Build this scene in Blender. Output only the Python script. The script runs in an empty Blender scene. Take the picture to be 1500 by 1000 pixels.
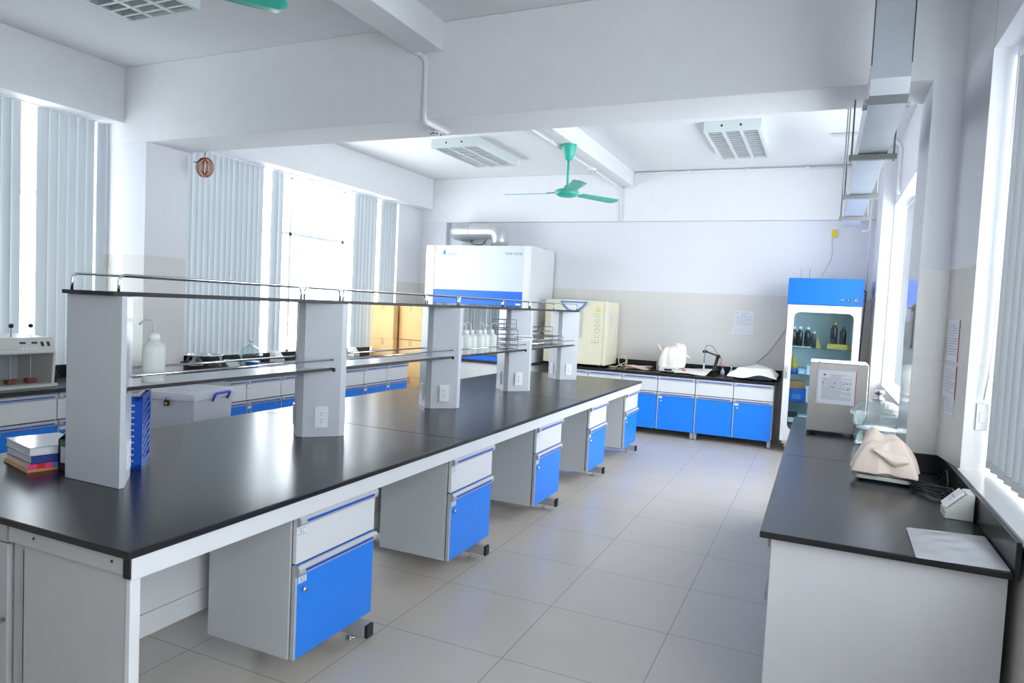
import bpy, bmesh, math, random
from mathutils import Matrix, Vector, Euler
random.seed(7)
SC = bpy.context.scene
COL = SC.collection
PI = math.pi
R = math.radians

# ------------------------------------------------------------------ materials
MATS = {}
def _tree(name):
    m = bpy.data.materials.new(name); m.use_nodes = True
    nt = m.node_tree; nt.nodes.clear()
    out = nt.nodes.new('ShaderNodeOutputMaterial')
    MATS[name] = m
    return m, nt, out
def srgb(r, g, b):
    f = lambda c: (c/12.92 if c <= 0.04045 else ((c+0.055)/1.055)**2.4)
    return (f(r/255), f(g/255), f(b/255), 1)
def mat(name, col, rough=.5, metal=0, spec=.5, var=.03, scale=8, bump=0, coat=0, trans=0, ior=1.45, emit=None, alpha=1):
    m, nt, out = _tree(name); N = nt.nodes; L = nt.links
    p = N.new('ShaderNodeBsdfPrincipled'); L.new(p.outputs[0], out.inputs[0])
    tc = N.new('ShaderNodeTexCoord'); nz = N.new('ShaderNodeTexNoise'); nz.inputs['Scale'].default_value = scale; nz.inputs['Detail'].default_value = 4
    L.new(tc.outputs['Object'], nz.inputs['Vector'])
    mx = N.new('ShaderNodeMix'); mx.data_type = 'RGBA'
    mx.inputs[6].default_value = tuple(max(0, c*(1-var)) for c in col[:3])+(1,)
    mx.inputs[7].default_value = tuple(min(1, c*(1+var)) for c in col[:3])+(1,)
    L.new(nz.outputs[0], mx.inputs[0]); L.new(mx.outputs[2], p.inputs['Base Color'])
    p.inputs['Roughness'].default_value = rough; p.inputs['Metallic'].default_value = metal
    p.inputs['Specular IOR Level'].default_value = spec; p.inputs['Coat Weight'].default_value = coat
    p.inputs['Transmission Weight'].default_value = trans; p.inputs['IOR'].default_value = ior
    p.inputs['Alpha'].default_value = alpha
    if emit: p.inputs['Emission Color'].default_value = col; p.inputs['Emission Strength'].default_value = emit
    if bump:
        b = N.new('ShaderNodeBump'); b.inputs['Strength'].default_value = bump; b.inputs['Distance'].default_value = .01
        L.new(nz.outputs[0], b.inputs['Height']); L.new(b.outputs[0], p.inputs['Normal'])
    return m
def pane_mat(name, tint=(.95, .98, 1, 1), refl=1.0):
    m, nt, out = _tree(name); N = nt.nodes; L = nt.links
    t = N.new('ShaderNodeBsdfTransparent'); t.inputs[0].default_value = tint
    g = N.new('ShaderNodeBsdfGlossy'); g.inputs['Roughness'].default_value = .02
    f = N.new('ShaderNodeLayerWeight'); f.inputs[0].default_value = .5
    p5 = N.new('ShaderNodeMath'); p5.operation = 'POWER'; p5.inputs[1].default_value = 5; L.new(f.outputs['Facing'], p5.inputs[0])
    k = N.new('ShaderNodeMath'); k.operation = 'MULTIPLY_ADD'; k.inputs[1].default_value = .6*refl; k.inputs[2].default_value = .03; L.new(p5.outputs[0], k.inputs[0])
    mx = N.new('ShaderNodeMixShader'); L.new(k.outputs[0], mx.inputs[0]); L.new(t.outputs[0], mx.inputs[1]); L.new(g.outputs[0], mx.inputs[2])
    L.new(mx.outputs[0], out.inputs[0]); return m
def translucent(name, col, frac=.35, rough=.6):
    m, nt, out = _tree(name); N = nt.nodes; L = nt.links
    tc = N.new('ShaderNodeTexCoord'); nz = N.new('ShaderNodeTexNoise'); nz.inputs['Scale'].default_value = 30; L.new(tc.outputs['Object'], nz.inputs['Vector'])
    mxc = N.new('ShaderNodeMix'); mxc.data_type = 'RGBA'; mxc.inputs[6].default_value = tuple(c*.96 for c in col[:3])+(1,); mxc.inputs[7].default_value = col; L.new(nz.outputs[0], mxc.inputs[0])
    d = N.new('ShaderNodeBsdfPrincipled'); d.inputs['Roughness'].default_value = rough; L.new(mxc.outputs[2], d.inputs['Base Color'])
    t = N.new('ShaderNodeBsdfTranslucent'); L.new(mxc.outputs[2], t.inputs[0])
    mx = N.new('ShaderNodeMixShader'); mx.inputs[0].default_value = frac; L.new(d.outputs[0], mx.inputs[1]); L.new(t.outputs[0], mx.inputs[2])
    L.new(mx.outputs[0], out.inputs[0]); return m
def grid_mask(nt, axes, size, off, width):
    """1 on joint lines: axes e.g. 'xy'"""
    N = nt.nodes; L = nt.links
    geo = N.new('ShaderNodeNewGeometry'); sep = N.new('ShaderNodeSeparateXYZ'); L.new(geo.outputs['Position'], sep.inputs[0])
    last = None
    for a, s, o in zip(axes, size, off):
        sub = N.new('ShaderNodeMath'); sub.operation = 'SUBTRACT'; L.new(sep.outputs['xyz'.index(a)], sub.inputs[0]); sub.inputs[1].default_value = o - width/2
        mod = N.new('ShaderNodeMath'); mod.operation = 'FLOORED_MODULO'; L.new(sub.outputs[0], mod.inputs[0]); mod.inputs[1].default_value = s
        lt = N.new('ShaderNodeMath'); lt.operation = 'LESS_THAN'; L.new(mod.outputs[0], lt.inputs[0]); lt.inputs[1].default_value = width
        if last is None: last = lt
        else:
            mx = N.new('ShaderNodeMath'); mx.operation = 'MAXIMUM'; L.new(last.outputs[0], mx.inputs[0]); L.new(lt.outputs[0], mx.inputs[1]); last = mx
    return last.outputs[0], sep
def wall_mat():
    m, nt, out = _tree('wall_paint_over_tile'); N = nt.nodes; L = nt.links
    mask, sep = grid_mask(nt, 'z', (.489,), (0,), .003)
    paint = N.new('ShaderNodeBsdfPrincipled'); paint.inputs['Base Color'].default_value = (.78, .785, .83, 1); paint.inputs['Roughness'].default_value = .75
    tile = N.new('ShaderNodeBsdfPrincipled'); tile.inputs['Roughness'].default_value = .16
    mx = N.new('ShaderNodeMix'); mx.data_type = 'RGBA'; mx.inputs[6].default_value = (.72, .70, .67, 1); mx.inputs[7].default_value = (.64, .62, .59, 1)
    L.new(mask, mx.inputs[0]); L.new(mx.outputs[2], tile.inputs['Base Color'])
    gt = N.new('ShaderNodeMath'); gt.operation = 'GREATER_THAN'; L.new(sep.outputs[2], gt.inputs[0]); gt.inputs[1].default_value = 1.956
    ms = N.new('ShaderNodeMixShader'); L.new(gt.outputs[0], ms.inputs[0]); L.new(tile.outputs[0], ms.inputs[1]); L.new(paint.outputs[0], ms.inputs[2])
    L.new(ms.outputs[0], out.inputs[0]); return m
def floor_mat():
    m, nt, out = _tree('floor_tile'); N = nt.nodes; L = nt.links
    mask, sep = grid_mask(nt, 'xy', (.647, .647), (-1.92, 4.83), .005)
    tc = N.new('ShaderNodeTexCoord'); nz = N.new('ShaderNodeTexNoise'); nz.inputs['Scale'].default_value = 3; nz.inputs['Detail'].default_value = 6; L.new(tc.outputs['Object'], nz.inputs[0])
    c = N.new('ShaderNodeMix'); c.data_type = 'RGBA'; c.inputs[6].default_value = (.55, .495, .44, 1); c.inputs[7].default_value = (.62, .56, .50, 1); L.new(nz.outputs[0], c.inputs[0])
    mx = N.new('ShaderNodeMix'); mx.data_type = 'RGBA'; L.new(c.outputs[2], mx.inputs[6]); mx.inputs[7].default_value = (.27, .255, .24, 1); L.new(mask, mx.inputs[0])
    p = N.new('ShaderNodeBsdfPrincipled'); p.inputs['Roughness'].default_value = .28; L.new(mx.outputs[2], p.inputs['Base Color']); L.new(p.outputs[0], out.inputs[0])
    return m
WALL = wall_mat(); FLOOR = floor_mat()
CEIL = mat('ceiling_paint', (.80, .805, .82, 1), .8)
WHITE = mat('white_laminate', (.74, .745, .76, 1), .38)
GREYP = mat('grey_laminate', (.58, .60, .62, 1), .4)
WGREY = mat('warm_grey_panel', (.50, .49, .50, 1), .42)
POST = mat('post_enamel', (.56, .58, .62, 1), .35)
BLUE = mat('blue_laminate', srgb(30, 134, 245), .35)
HBLUE = mat('strong_blue_enamel', srgb(4, 106, 222), .4)
MUST = mat('mustard_plastic', srgb(190, 158, 62), .5)
WIRE = mat('rack_wire', (.30, .30, .29, 1), .32, metal=.85)
DBLUE = mat('deep_blue_plastic', srgb(10, 82, 190), .4)
NAVY = mat('navy_plastic', srgb(18, 34, 66), .4)
BLACK = mat('black_resin', (.018, .019, .021, 1), .25, var=.1)
BLKP = mat('black_plastic', (.015, .015, .017, 1), .45)
RAIL = mat('handle_grey_profile', (.50, .51, .53, 1), .5)
STEEL = mat('grey_steel_paint', (.45, .46, .48, 1), .4, metal=.2)
DSTEEL = mat('dark_steel', (.22, .225, .23, 1), .45, metal=.3)
SHELFB = mat('black_shelf_board', (.02, .021, .023, 1), .5)
CHROME = mat('chrome', (.72, .73, .74, 1), .14, metal=1)
BRUSH = mat('stainless', (.56, .53, .51, 1), .36, metal=1, var=.06, scale=3)
GALV = mat('galvanised_sheet', (.48, .52, .56, 1), .36, metal=.75, var=.12, scale=5)
SILVER = mat('silver_pipe', (.60, .62, .63, 1), .3, metal=.8)
TEAL = mat('teal_enamel', srgb(66, 190, 168), .3)
CREAM = mat('cream_enamel', srgb(228, 222, 196), .35)
CREAMD = mat('pale_grey_enamel', srgb(208, 208, 202), .4)
SAGE = mat('grey_green_enamel', srgb(168, 176, 172), .4)
CARD = mat('cardboard', srgb(226, 186, 128), .8, var=.08)
TAPE = mat('packing_tape', srgb(196, 150, 90), .3)
PAPER = mat('paper', (.74, .74, .80, 1), .7)
INK = mat('ink', (.16, .16, .2, 1), .7)
DARKINK = mat('dark_ink', (.03, .03, .04, 1), .7)
CLOTHB = mat('beige_cloth', srgb(240, 222, 208), .9, bump=.15, scale=120)
CLOTHW = mat('white_cloth', srgb(232, 230, 222), .9, bump=.15, scale=120)
CLOTHP = mat('pink_cloth', srgb(232, 206, 194), .9, bump=.15, scale=120)
PLAST = translucent('clear_film', (.78, .78, .80, 1), .35, .22)
BIN = translucent('milky_plastic', (.84, .84, .90, 1), .35, .3)
LDPE = translucent('squeeze_bottle_plastic', (.86, .88, .84, 1), .4, .35)
VANE = translucent('blind_fabric', (.41, .445, .465, 1), .08, .8)
VANER = translucent('bright_blind_fabric', (.50, .52, .54, 1), .05, .8)
GLASS = mat('thick_glass', (.93, .97, .98, 1), .02, trans=1, ior=1.45, var=0)
PANE = pane_mat('window_glass'); DGL = pane_mat('clear_thick_glass', (.93, .965, .97, 1), 1.0)
DPANE = pane_mat('cabinet_glass', (.80, .90, .92, 1))
OUTW = mat('white_outlet_plastic', (.80, .80, .82, 1), .35)
FRAMEW = mat('window_frame_white', (.80, .82, .83, 1), .4)
COPPER = mat('brown_cable', srgb(176, 92, 40), .45)
RUST = mat('rust_brown_plastic', srgb(120, 55, 35), .5)
RED = mat('red_plastic', srgb(200, 40, 40), .4)
YELL = mat('yellow_plastic', srgb(235, 200, 60), .45)
GREEN = mat('green_plastic', srgb(40, 140, 80), .45)
AMBER = mat('dark_bottle_glass', srgb(38, 26, 34), .12, coat=.5)
PINK = mat('magenta_print', srgb(236, 60, 130), .4)
ORANGE = mat('orange_box_card', srgb(214, 150, 100), .7)
LOGOB = mat('logo_blue', srgb(60, 130, 190), .5)
LED_R = mat('red_lamp', (.9, .05, .06, 1), .3, emit=1.2)
REFLECT = mat('silver_louvre', (.72, .74, .75, 1), .35, metal=.35)
DUSKY = mat('hood_lining', (.42, .50, .52, 1), .35)

# ------------------------------------------------------------------ mesh builder
class MB:
    def __init__(s, mats): 
        s.bm = bmesh.new(); s.mats = mats if isinstance(mats, (list, tuple)) else [mats]; s.mi = 0; s.M = Matrix()
    def _fin(s, verts, smooth=False):
        fs = set()
        for v in verts:
            v.co = s.M @ v.co
            fs.update(v.link_faces)
        for f in fs:
            f.material_index = s.mi; f.smooth = smooth
    def box(s, x0, x1, y0, y1, z0, z1, mi=None):
        if mi is not None: s.mi = mi
        vs = [s.bm.verts.new(c) for c in ((x0,y0,z0),(x1,y0,z0),(x1,y1,z0),(x0,y1,z0),(x0,y0,z1),(x1,y0,z1),(x1,y1,z1),(x0,y1,z1))]
        for f in ((0,3,2,1),(4,5,6,7),(0,1,5,4),(1,2,6,5),(2,3,7,6),(3,0,4,7)): s.bm.faces.new([vs[i] for i in f])
        s._fin(vs); return s
    def prism(s, pts, z0, z1, axis='z', mi=None, smooth=False):
        if mi is not None: s.mi = mi
        f3 = {'z': lambda a, b, c: (a, b, c), 'y': lambda a, b, c: (a, c, b), 'x': lambda a, b, c: (c, a, b)}[axis]
        lo = [s.bm.verts.new(f3(a, b, z0)) for a, b in pts]; hi = [s.bm.verts.new(f3(a, b, z1)) for a, b in pts]
        n = len(pts)
        s.bm.faces.new(lo); s.bm.faces.new(hi)
        side = [s.bm.faces.new((lo[i], lo[(i+1) % n], hi[(i+1) % n], hi[i])) for i in range(n)]
        s._fin(lo+hi)
        if smooth:
            for f in side: f.smooth = True
        return s
    def lathe(s, prof, c=(0, 0, 0), seg=28, mi=None, cap=True):
        if mi is not None: s.mi = mi
        rings = []
        for r, z in prof:
            if r < 1e-5: rings.append([s.bm.verts.new((c[0], c[1], c[2]+z))])
            else: rings.append([s.bm.verts.new((c[0]+r*math.cos(2*PI*i/seg), c[1]+r*math.sin(2*PI*i/seg), c[2]+z)) for i in range(seg)])
        for a, b in zip(rings, rings[1:]):
            for i in range(seg):
                j = (i+1) % seg
                if len(a) == 1 and len(b) == 1: continue
                if len(a) == 1: s.bm.faces.new((a[0], b[j], b[i]))
                elif len(b) == 1: s.bm.faces.new((a[i], a[j], b[0]))
                else: s.bm.faces.new((a[i], a[j], b[j], b[i]))
        if cap:
            for r in (rings[0], rings[-1]):
                if len(r) > 2: s.bm.faces.new(r)
        s._fin([v for r in rings for v in r], True); return s
    def tube(s, pts, r, seg=8, mi=None, closed=False):
        if mi is not None: s.mi = mi
        P = [Vector(p) for p in pts]; n = len(P); rings = []; up = None
        for i in range(n):
            t = ((P[(i+1) % n] if (closed or i < n-1) else P[i]) - (P[i-1] if (closed or i > 0) else P[i])).normalized()
            if up is None:
                up = Vector((0, 0, 1)) if abs(t.z) < .9 else Vector((1, 0, 0))
            up = (up - t*up.dot(t)); up = up.normalized() if up.length > 1e-6 else t.orthogonal().normalized()
            b = t.cross(up)
            rr = r[i] if isinstance(r, (list, tuple)) else r
            rings.append([s.bm.verts.new(P[i] + up*rr*math.cos(2*PI*k/seg) + b*rr*math.sin(2*PI*k/seg)) for k in range(seg)])
        m = n if closed else n-1
        for i in range(m):
            a, b2 = rings[i], rings[(i+1) % n]
            for k in range(seg): s.bm.faces.new((a[k], a[(k+1) % seg], b2[(k+1) % seg], b2[k]))
        if not closed: s.bm.faces.new(rings[0]); s.bm.faces.new(rings[-1])
        s._fin([v for q in rings for v in q], True); return s
    def cyl(s, p0, p1, r, seg=16, mi=None): return s.tube([p0, p1], r, seg, mi)
    def grid(s, fn, nu, nv, mi=None, smooth=True):
        if mi is not None: s.mi = mi
        V = [[s.bm.verts.new(fn(i/nu, j/nv)) for j in range(nv+1)] for i in range(nu+1)]
        for i in range(nu):
            for j in range(nv): s.bm.faces.new((V[i][j], V[i+1][j], V[i+1][j+1], V[i][j+1]))
        s._fin([v for q in V for v in q], smooth); return s
    def build(s, name, parent=None, bevel=0, solid=0, loc=None, rotz=0, subd=0):
        bmesh.ops.recalc_face_normals(s.bm, faces=s.bm.faces[:])
        me = bpy.data.meshes.new(name); s.bm.to_mesh(me); s.bm.free()
        for m in s.mats: me.materials.append(m)
        o = bpy.data.objects.new(name, me); COL.objects.link(o)
        if parent: o.parent = parent
        if loc is not None: o.location = loc
        o.rotation_euler.z = rotz
        if solid:
            k = o.modifiers.new('thickness', 'SOLIDIFY'); k.thickness = solid; k.offset = 0
        if subd:
            k = o.modifiers.new('smooth', 'SUBSURF'); k.levels = k.render_levels = subd
        if bevel:
            k = o.modifiers.new('edge', 'BEVEL'); k.width = bevel; k.segments = 2; k.limit_method = 'ANGLE'; k.angle_limit = R(50); k.harden_normals = True
        return o
def tag(o, label, cat, group=None):
    o['label'] = label; o['category'] = cat
    if group: o['group'] = group
    return o
def thing(name, label, cat, loc=(0, 0, 0), rotz=0, group=None):
    o = bpy.data.objects.new(name, None); COL.objects.link(o); o.empty_display_size = .05
    o.location = loc; o.rotation_euler.z = rotz
    return tag(o, label, cat, group)
def struct(o, label=None):
    o['kind'] = 'structure'
    if label: o['label'] = label
    return o
def fillet(pts, r, n=5):
    P = [Vector(p) for p in pts]; out = [P[0]]
    for i in range(1, len(P)-1):
        a = (P[i-1]-P[i]); b = (P[i+1]-P[i]); d = min(r, a.length*.49, b.length*.49)
        p0 = P[i]+a.normalized()*d; p1 = P[i]+b.normalized()*d
        for k in range(n+1):
            t = k/n; out.append(p0*(1-t)**2 + P[i]*2*t*(1-t) + p1*t*t)
    out.append(P[-1]); return out
def rrect(x0, x1, y0, y1, r, n=5):
    pts = []
    for cx, cy, a0 in ((x1-r, y0+r, -90), (x1-r, y1-r, 0), (x0+r, y1-r, 90), (x0+r, y0+r, 180)):
        for k in range(n+1):
            a = R(a0+90*k/n); pts.append((cx+r*math.cos(a), cy+r*math.sin(a)))
    return pts
def frame_ring(mb, x0, x1, z0, z1, inner, y0, y1, mi=0):
    """front panel in the XZ plane with a rounded opening; inner = list of (x,z)"""
    mb.mi = mi; n = len(inner); cx = (x0+x1)/2; cz = (z0+z1)/2
    # outer points matched by projecting on the rectangle
    outp = []
    for (x, z) in inner:
        dx, dz = x-cx, z-cz
        k = min((x1-cx)/abs(dx) if abs(dx) > 1e-6 else 1e9, (z1-cz)/abs(dz) if abs(dz) > 1e-6 else 1e9)
        outp.append((cx+dx*k, cz+dz*k))
    def ring(pts, y): return [mb.bm.verts.new((x, y, z)) for x, z in pts]
    a, b, c, d = ring(inner, y0), ring(outp, y0), ring(inner, y1), ring(outp, y1)
    for i in range(n):
        j = (i+1) % n
        mb.bm.faces.new((a[i], a[j], b[j], b[i])); mb.bm.faces.new((c[i], d[i], d[j], c[j]))
        mb.bm.faces.new((a[i], c[i], c[j], a[j])); mb.bm.faces.new((b[i], b[j], d[j], d[i]))
    # corner fill
    for (X, Z) in ((x0, z0), (x1, z0), (x1, z1), (x0, z1)):
        near = sorted(range(n), key=lambda i: (outp[i][0]-X)**2+(outp[i][1]-Z)**2)[:2]
        i, j = near
        if (outp[i][0]-outp[j][0])**2+(outp[i][1]-outp[j][1])**2 > 1e-8 and abs(outp[i][0]-outp[j][0]) > 1e-6 and abs(outp[i][1]-outp[j][1]) > 1e-6:
            for y, rr in ((y0, b), (y1, d)):
                v = mb.bm.verts.new((X, y, Z)); mb.bm.faces.new((rr[i], v, rr[j])); mb._fin([v])
    mb._fin(a+b+c+d)
def text_mesh(body, size, m, name, parent, matrix, extrude=.0006, align='CENTER', thin=0):
    cu = bpy.data.curves.new('lettering', 'FONT'); cu.body = body; cu.size = size; cu.extrude = extrude; cu.offset = -thin; cu.align_x = align; cu.align_y = 'CENTER'
    t = bpy.data.objects.new('lettering', cu); COL.objects.link(t)
    dg = bpy.context.evaluated_depsgraph_get(); dg.update()
    me = bpy.data.meshes.new_from_object(t.evaluated_get(dg)); bpy.data.objects.remove(t); bpy.data.curves.remove(cu)
    me.materials.clear(); me.materials.append(m); me.transform(matrix)
    o = bpy.data.objects.new(name, me); COL.objects.link(o); o.parent = parent
    return o
FACE_NEGY = Matrix.Rotation(PI/2, 4, 'X')              # text lying in XY -> standing, read from -Y
# ------------------------------------------------------------------ camera
f, yaw, pitch, roll, h = 1008.446, .4219, -.0516, -.0473, 1.6536
cy, sy = math.cos(yaw), math.sin(yaw)
F = Vector((-sy*math.cos(pitch), cy*math.cos(pitch), math.sin(pitch)))
r0 = Vector((cy, sy, 0)); d0 = F.cross(r0)
r2 = r0*math.cos(roll)+d0*math.sin(roll); d2 = -r0*math.sin(roll)+d0*math.cos(roll)
cam = bpy.data.cameras.new('camera'); cam.sensor_width = 36; cam.sensor_fit = 'HORIZONTAL'; cam.lens = 36*f/1500; cam.clip_start = .05
co = bpy.data.objects.new('camera', cam); COL.objects.link(co)
M = Matrix.Identity(4)
for i in range(3): M[i][0] = r2[i]; M[i][1] = -d2[i]; M[i][2] = -F[i]
M[2][3] = h; co.matrix_world = M; SC.camera = co

# ------------------------------------------------------------------ room shell
XL, XR, YB, YF, ZC = -6.1, .66, 9.94, -3.2, 3.66
b = MB(FLOOR); b.box(-6.7, 1.2, YF-.2, YB+.2, -.12, 0); struct(b.build('floor'), 'grey square floor tiles with thin dark joints')
b = MB(CEIL); b.box(-6.7, 1.2, YF-.2, YB+.2, ZC, ZC+.12); struct(b.build('ceiling'), 'white painted ceiling slab')
# left wall: low wall, lintel, jambs
b = MB(WALL)
b.box(-6.5, XL, YF, YB, 0, .9)
b.box(-6.5, XL-.06, YF, YB, 3.2, ZC)
for y0, y1 in ((YF, 1.1), (4.32, 4.85), (9.16, YB)): b.box(-6.5, XL-.06, y0, y1, .9, 3.2)
struct(b.build('wall_left'), 'white left wall with beige tiled lower part below the tall windows')
b = MB(WALL)
b.box(XR, 1.0, YF, YB, 0, .95); b.box(XR, 1.0, YF, YB, 2.98, ZC)
for y0, y1 in ((YF, -.5), (3.96, 4.95), (8.88, YB)): b.box(XR, 1.0, y0, y1, .95, 2.98)
b.prism([(.605, 4.36), (.658, 3.9605), (.9, 3.9605), (.9, 4.36)], .957, ZC-.002)
struct(b.build('wall_right'), 'white right wall with beige tiled lower part and deep window recesses')
b = MB(WALL); b.box(-6.7, 1.2, YB, YB+.2, 0, ZC); struct(b.build('wall_back'), 'white back wall with beige tiled lower part')
b = MB(WALL); b.box(-6.7, 1.2, YF-.2, YF, 0, ZC); struct(b.build('wall_front'), 'plain white wall behind the viewpoint')
def column(x0, x1, y0, y1, label, z1=ZC):
    b = MB(WALL); b.box(x0, x1, y0, y1, 0, z1); return struct(b.build('column', bevel=.004), label)
column(-6.5, -5.66, 4.354, 4.806, 'square column between the two left windows, tiled below', 2.98)
column(.462, 1.0, 4.354, 4.85, 'square column on the right wall above the worktop, tiled below', 2.98)
column(-6.5, -5.68, 9.834, YB+.1, 'shallow column in the far left corner', 2.962)
column(.535, 1.0, 8.9, YB+.1, 'shallow column in the far right corner', ZC-.001)
def beam(x0, x1, y0, y1, z0, label):
    b = MB(CEIL); b.box(x0, x1, y0, y1, z0, ZC-.001); return struct(b.build('beam', bevel=.005), label)
beam(-6.5, 1.0, 4.35, 4.81, 2.975, 'deep cross beam spanning the room between the columns')
beam(-6.5, 1.0, 9.83, YB+.1, 2.957, 'beam along the top of the back wall')
beam(-6.5, -5.95, YF, 4.35, 3.16, 'beam over the nearer left window')
beam(-6.5, -5.95, 4.81, 9.83, 3.17, 'beam over the farther left window')
beam(-2.84, -2.6, YF, 4.35, 3.45, 'ceiling beam running lengthwise in the nearer bay')
beam(-2.84, -2.6, 4.81, 9.83, 3.45, 'ceiling beam running lengthwise in the farther bay')
# windows
def window(n, x, y0, y1, z0, z1, nm, zt, label):
    b = MB(FRAMEW); w = .042
    b.box(x-.03, x+.03, y0, y1, z0, z0+w); b.box(x-.03, x+.03, y0, y1, z1-w, z1)
    for i in range(nm+1):
        y = y0+w/2+(y1-y0-w)*i/nm; b.box(x-.03, x+.03, y-w/2, y+w/2, z0, z1)
    if zt: b.box(x-.03, x+.03, y0, y1, zt-w/2, zt+w/2)
    o = struct(b.build('window_%d' % n), label)
    g = MB(PANE); g.box(x-.003, x+.003, y0+.01, y1-.01, z0+.01, z1-.01); g.build('pane', o)
    return o
window(1, -6.4, 1.1, 4.32, .9, 3.2, 3, 2.45, 'nearer left window behind the vertical blinds')
window(2, -6.4, 4.85, 9.16, .9, 3.2, 4, 2.45, 'farther left window, glaring white where the blinds are drawn aside')
window(3, .93, -.5, 3.96, .95, 2.98, 5, 0, 'nearer right window behind vertical blinds')
window(4, .93, 4.95, 8.88, .95, 2.98, 3, 2.3, 'farther right window with white frames')
b = MB(mat('sill_tile', (.68, .67, .66, 1), .15)); b.box(XR-.015, .90, -.5, 3.96, .945, .965); b.box(XR-.015, .90, 4.95, 8.88, .945, .965)
struct(b.build('trim_1'), 'glossy tiled sills of the right windows')

# ------------------------------------------------------------------ vertical blinds
def vertical_blind(label, x, z0, z1, spans, wv, ang, m, weight=True, chain_y=None, group=None):
    """spans = list of (y, angle) vanes"""
    ys = [s[0] for s in spans]
    t = thing('vertical_blind', label, 'blind', (x, min(ys), z0), 0, group)
    y0 = min(ys)
    b = MB(OUTW); b.box(-.022, .022, -.06, max(ys)-y0+.06, z1-z0, z1-z0+.04); b.build('headrail', t, .004)
    for (y, a) in spans:
        b = MB(m)
        n = 4
        def fn(u, v, a=a, y=y):
            s = (u-.5)*wv; bow = .008*(1-(2*u-1)**2)
            return (math.sin(a)*s+math.cos(a)*bow, y-y0+math.cos(a)*s-math.sin(a)*bow, .012+v*(z1-z0-.012))
        b.grid(fn, n, 1)
        o = b.build('vane', t)
        if weight:
            w = MB(m)
            w.M = Matrix.Translation((0, y-y0, 0)) @ Matrix.Rotation(-a, 4, 'Z')
            w.box(-.003, .003, -wv*.46, wv*.46, .0, .035); w.build('bottom_weight', o)
            k = MB(CHROME); k.M = w.M = Matrix.Translation((0, y-y0, 0)) @ Matrix.Rotation(-a, 4, 'Z')
            k.tube([(.0, wv*.46*math.cos(q), .012+.012*math.sin(q)) for q in [R(d) for d in range(0, 360, 40)]], .0022, 5, closed=True); k.build('weight_ring', o)
    if chain_y is not None:
        c = MB(OUTW); c.tube([(-.03, chain_y-y0, z1-z0), (-.034, chain_y-y0+.01, .55), (-.05, chain_y-y0+.02, .33), (-.03, chain_y-y0-.02, .55), (-.03, chain_y-y0-.02, z1-z0)], .0025, 5); c.build('control_chain', t)
    return t
def vanes(y0, y1, step, a, jit=4):
    out = []; y = y0
    while y < y1: out.append((y, R(a+random.uniform(-jit, jit)))); y += step
    return out
v = vanes(1.12, 3.60, .078, 14) + vanes(3.76, 4.19, .082, 12) + [(4.29, R(8))]
vertical_blind('grey vertical blind closed over the nearer left window', -6.17, .93, 3.15, v, .089, 0, VANE, False)
v = vanes(4.93, 6.32, .078, 16, 7)
vertical_blind('grey vertical blind vanes drawn beside the left column', -6.17, .93, 3.15, v, .089, 0, VANE, False)
v = vanes(6.5, 6.66, .08, 35, 8) + vanes(8.12, 8.62, .085, 20, 8) + vanes(8.76, 9.13, .078, 8, 4)
vertical_blind('grey vertical blind vanes drawn to the far corner past the open glaring window', -6.17, .93, 3.15, v, .089, 0, VANE, False)
v = [(y, R(-15+random.uniform(-3, 3))) for y in [3.885-.120*i for i in range(22)]]
vertical_blind('white vertical blind with weighted vanes over the nearer right window', .775, .985, 2.93, v, .127, 0, VANER, True, 3.9)
v = vanes(8.25, 8.8, .09, -40, 8)
vertical_blind('white vertical blind bunched at the far end of the farther right window', .80, .985, 2.93, v, .089, 0, VANER, False)

# ------------------------------------------------------------------ cabinets
def label_tag(parent, x, z, y, w=.05, hh=.03, txt=None):
    b = MB([OUTW, LOGOB]); b.box(x, x+w, y-.0015, y, z, z+hh, 0)
    t = .002
    b.box(x+t, x+w-t, y-.0019, y-.0015, z+hh-2*t, z+hh-t, 1); b.box(x+t, x+w-t, y-.0019, y-.0015, z+t, z+2*t, 1)
    o = b.build('label_tag', parent)
    o['label'] = 'small white sticker with a blue border'
    if txt: text_tags.append((txt, parent, x+w/2, y-.002, z+hh/2))
    return o
text_tags = []
def handle(parent, x0, x1, z1, y, hh=.045):
    # rounded aluminium pull profile with a blue finger slot
    pts = [(0, 0), (-.012, .004), (-.019, .014), (-.019, .032), (-.012, hh), (0, hh)]
    b = MB([RAIL, DBLUE]); b.prism([(y+a, z1-hh+c) for a, c in pts], x0, x1, 'x', 0)
    w = x1-x0
    b.box(x0+w*.075, x1-w*.06, y-.0215, y-.012, z1-hh+.017, z1-hh+.027, 1)
    o = b.build('handle_rail', parent); o['label'] = 'grey pull rail with a blue slot'
    for xx in (x0, x1-.006): e = MB(STEEL); e.prism([(y+a-.0015 if a else y+a, z1-hh+c) for a, c in pts], xx-.0008, xx+.0068, 'x'); e.build('rail_end_cap', parent)
    return o
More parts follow.
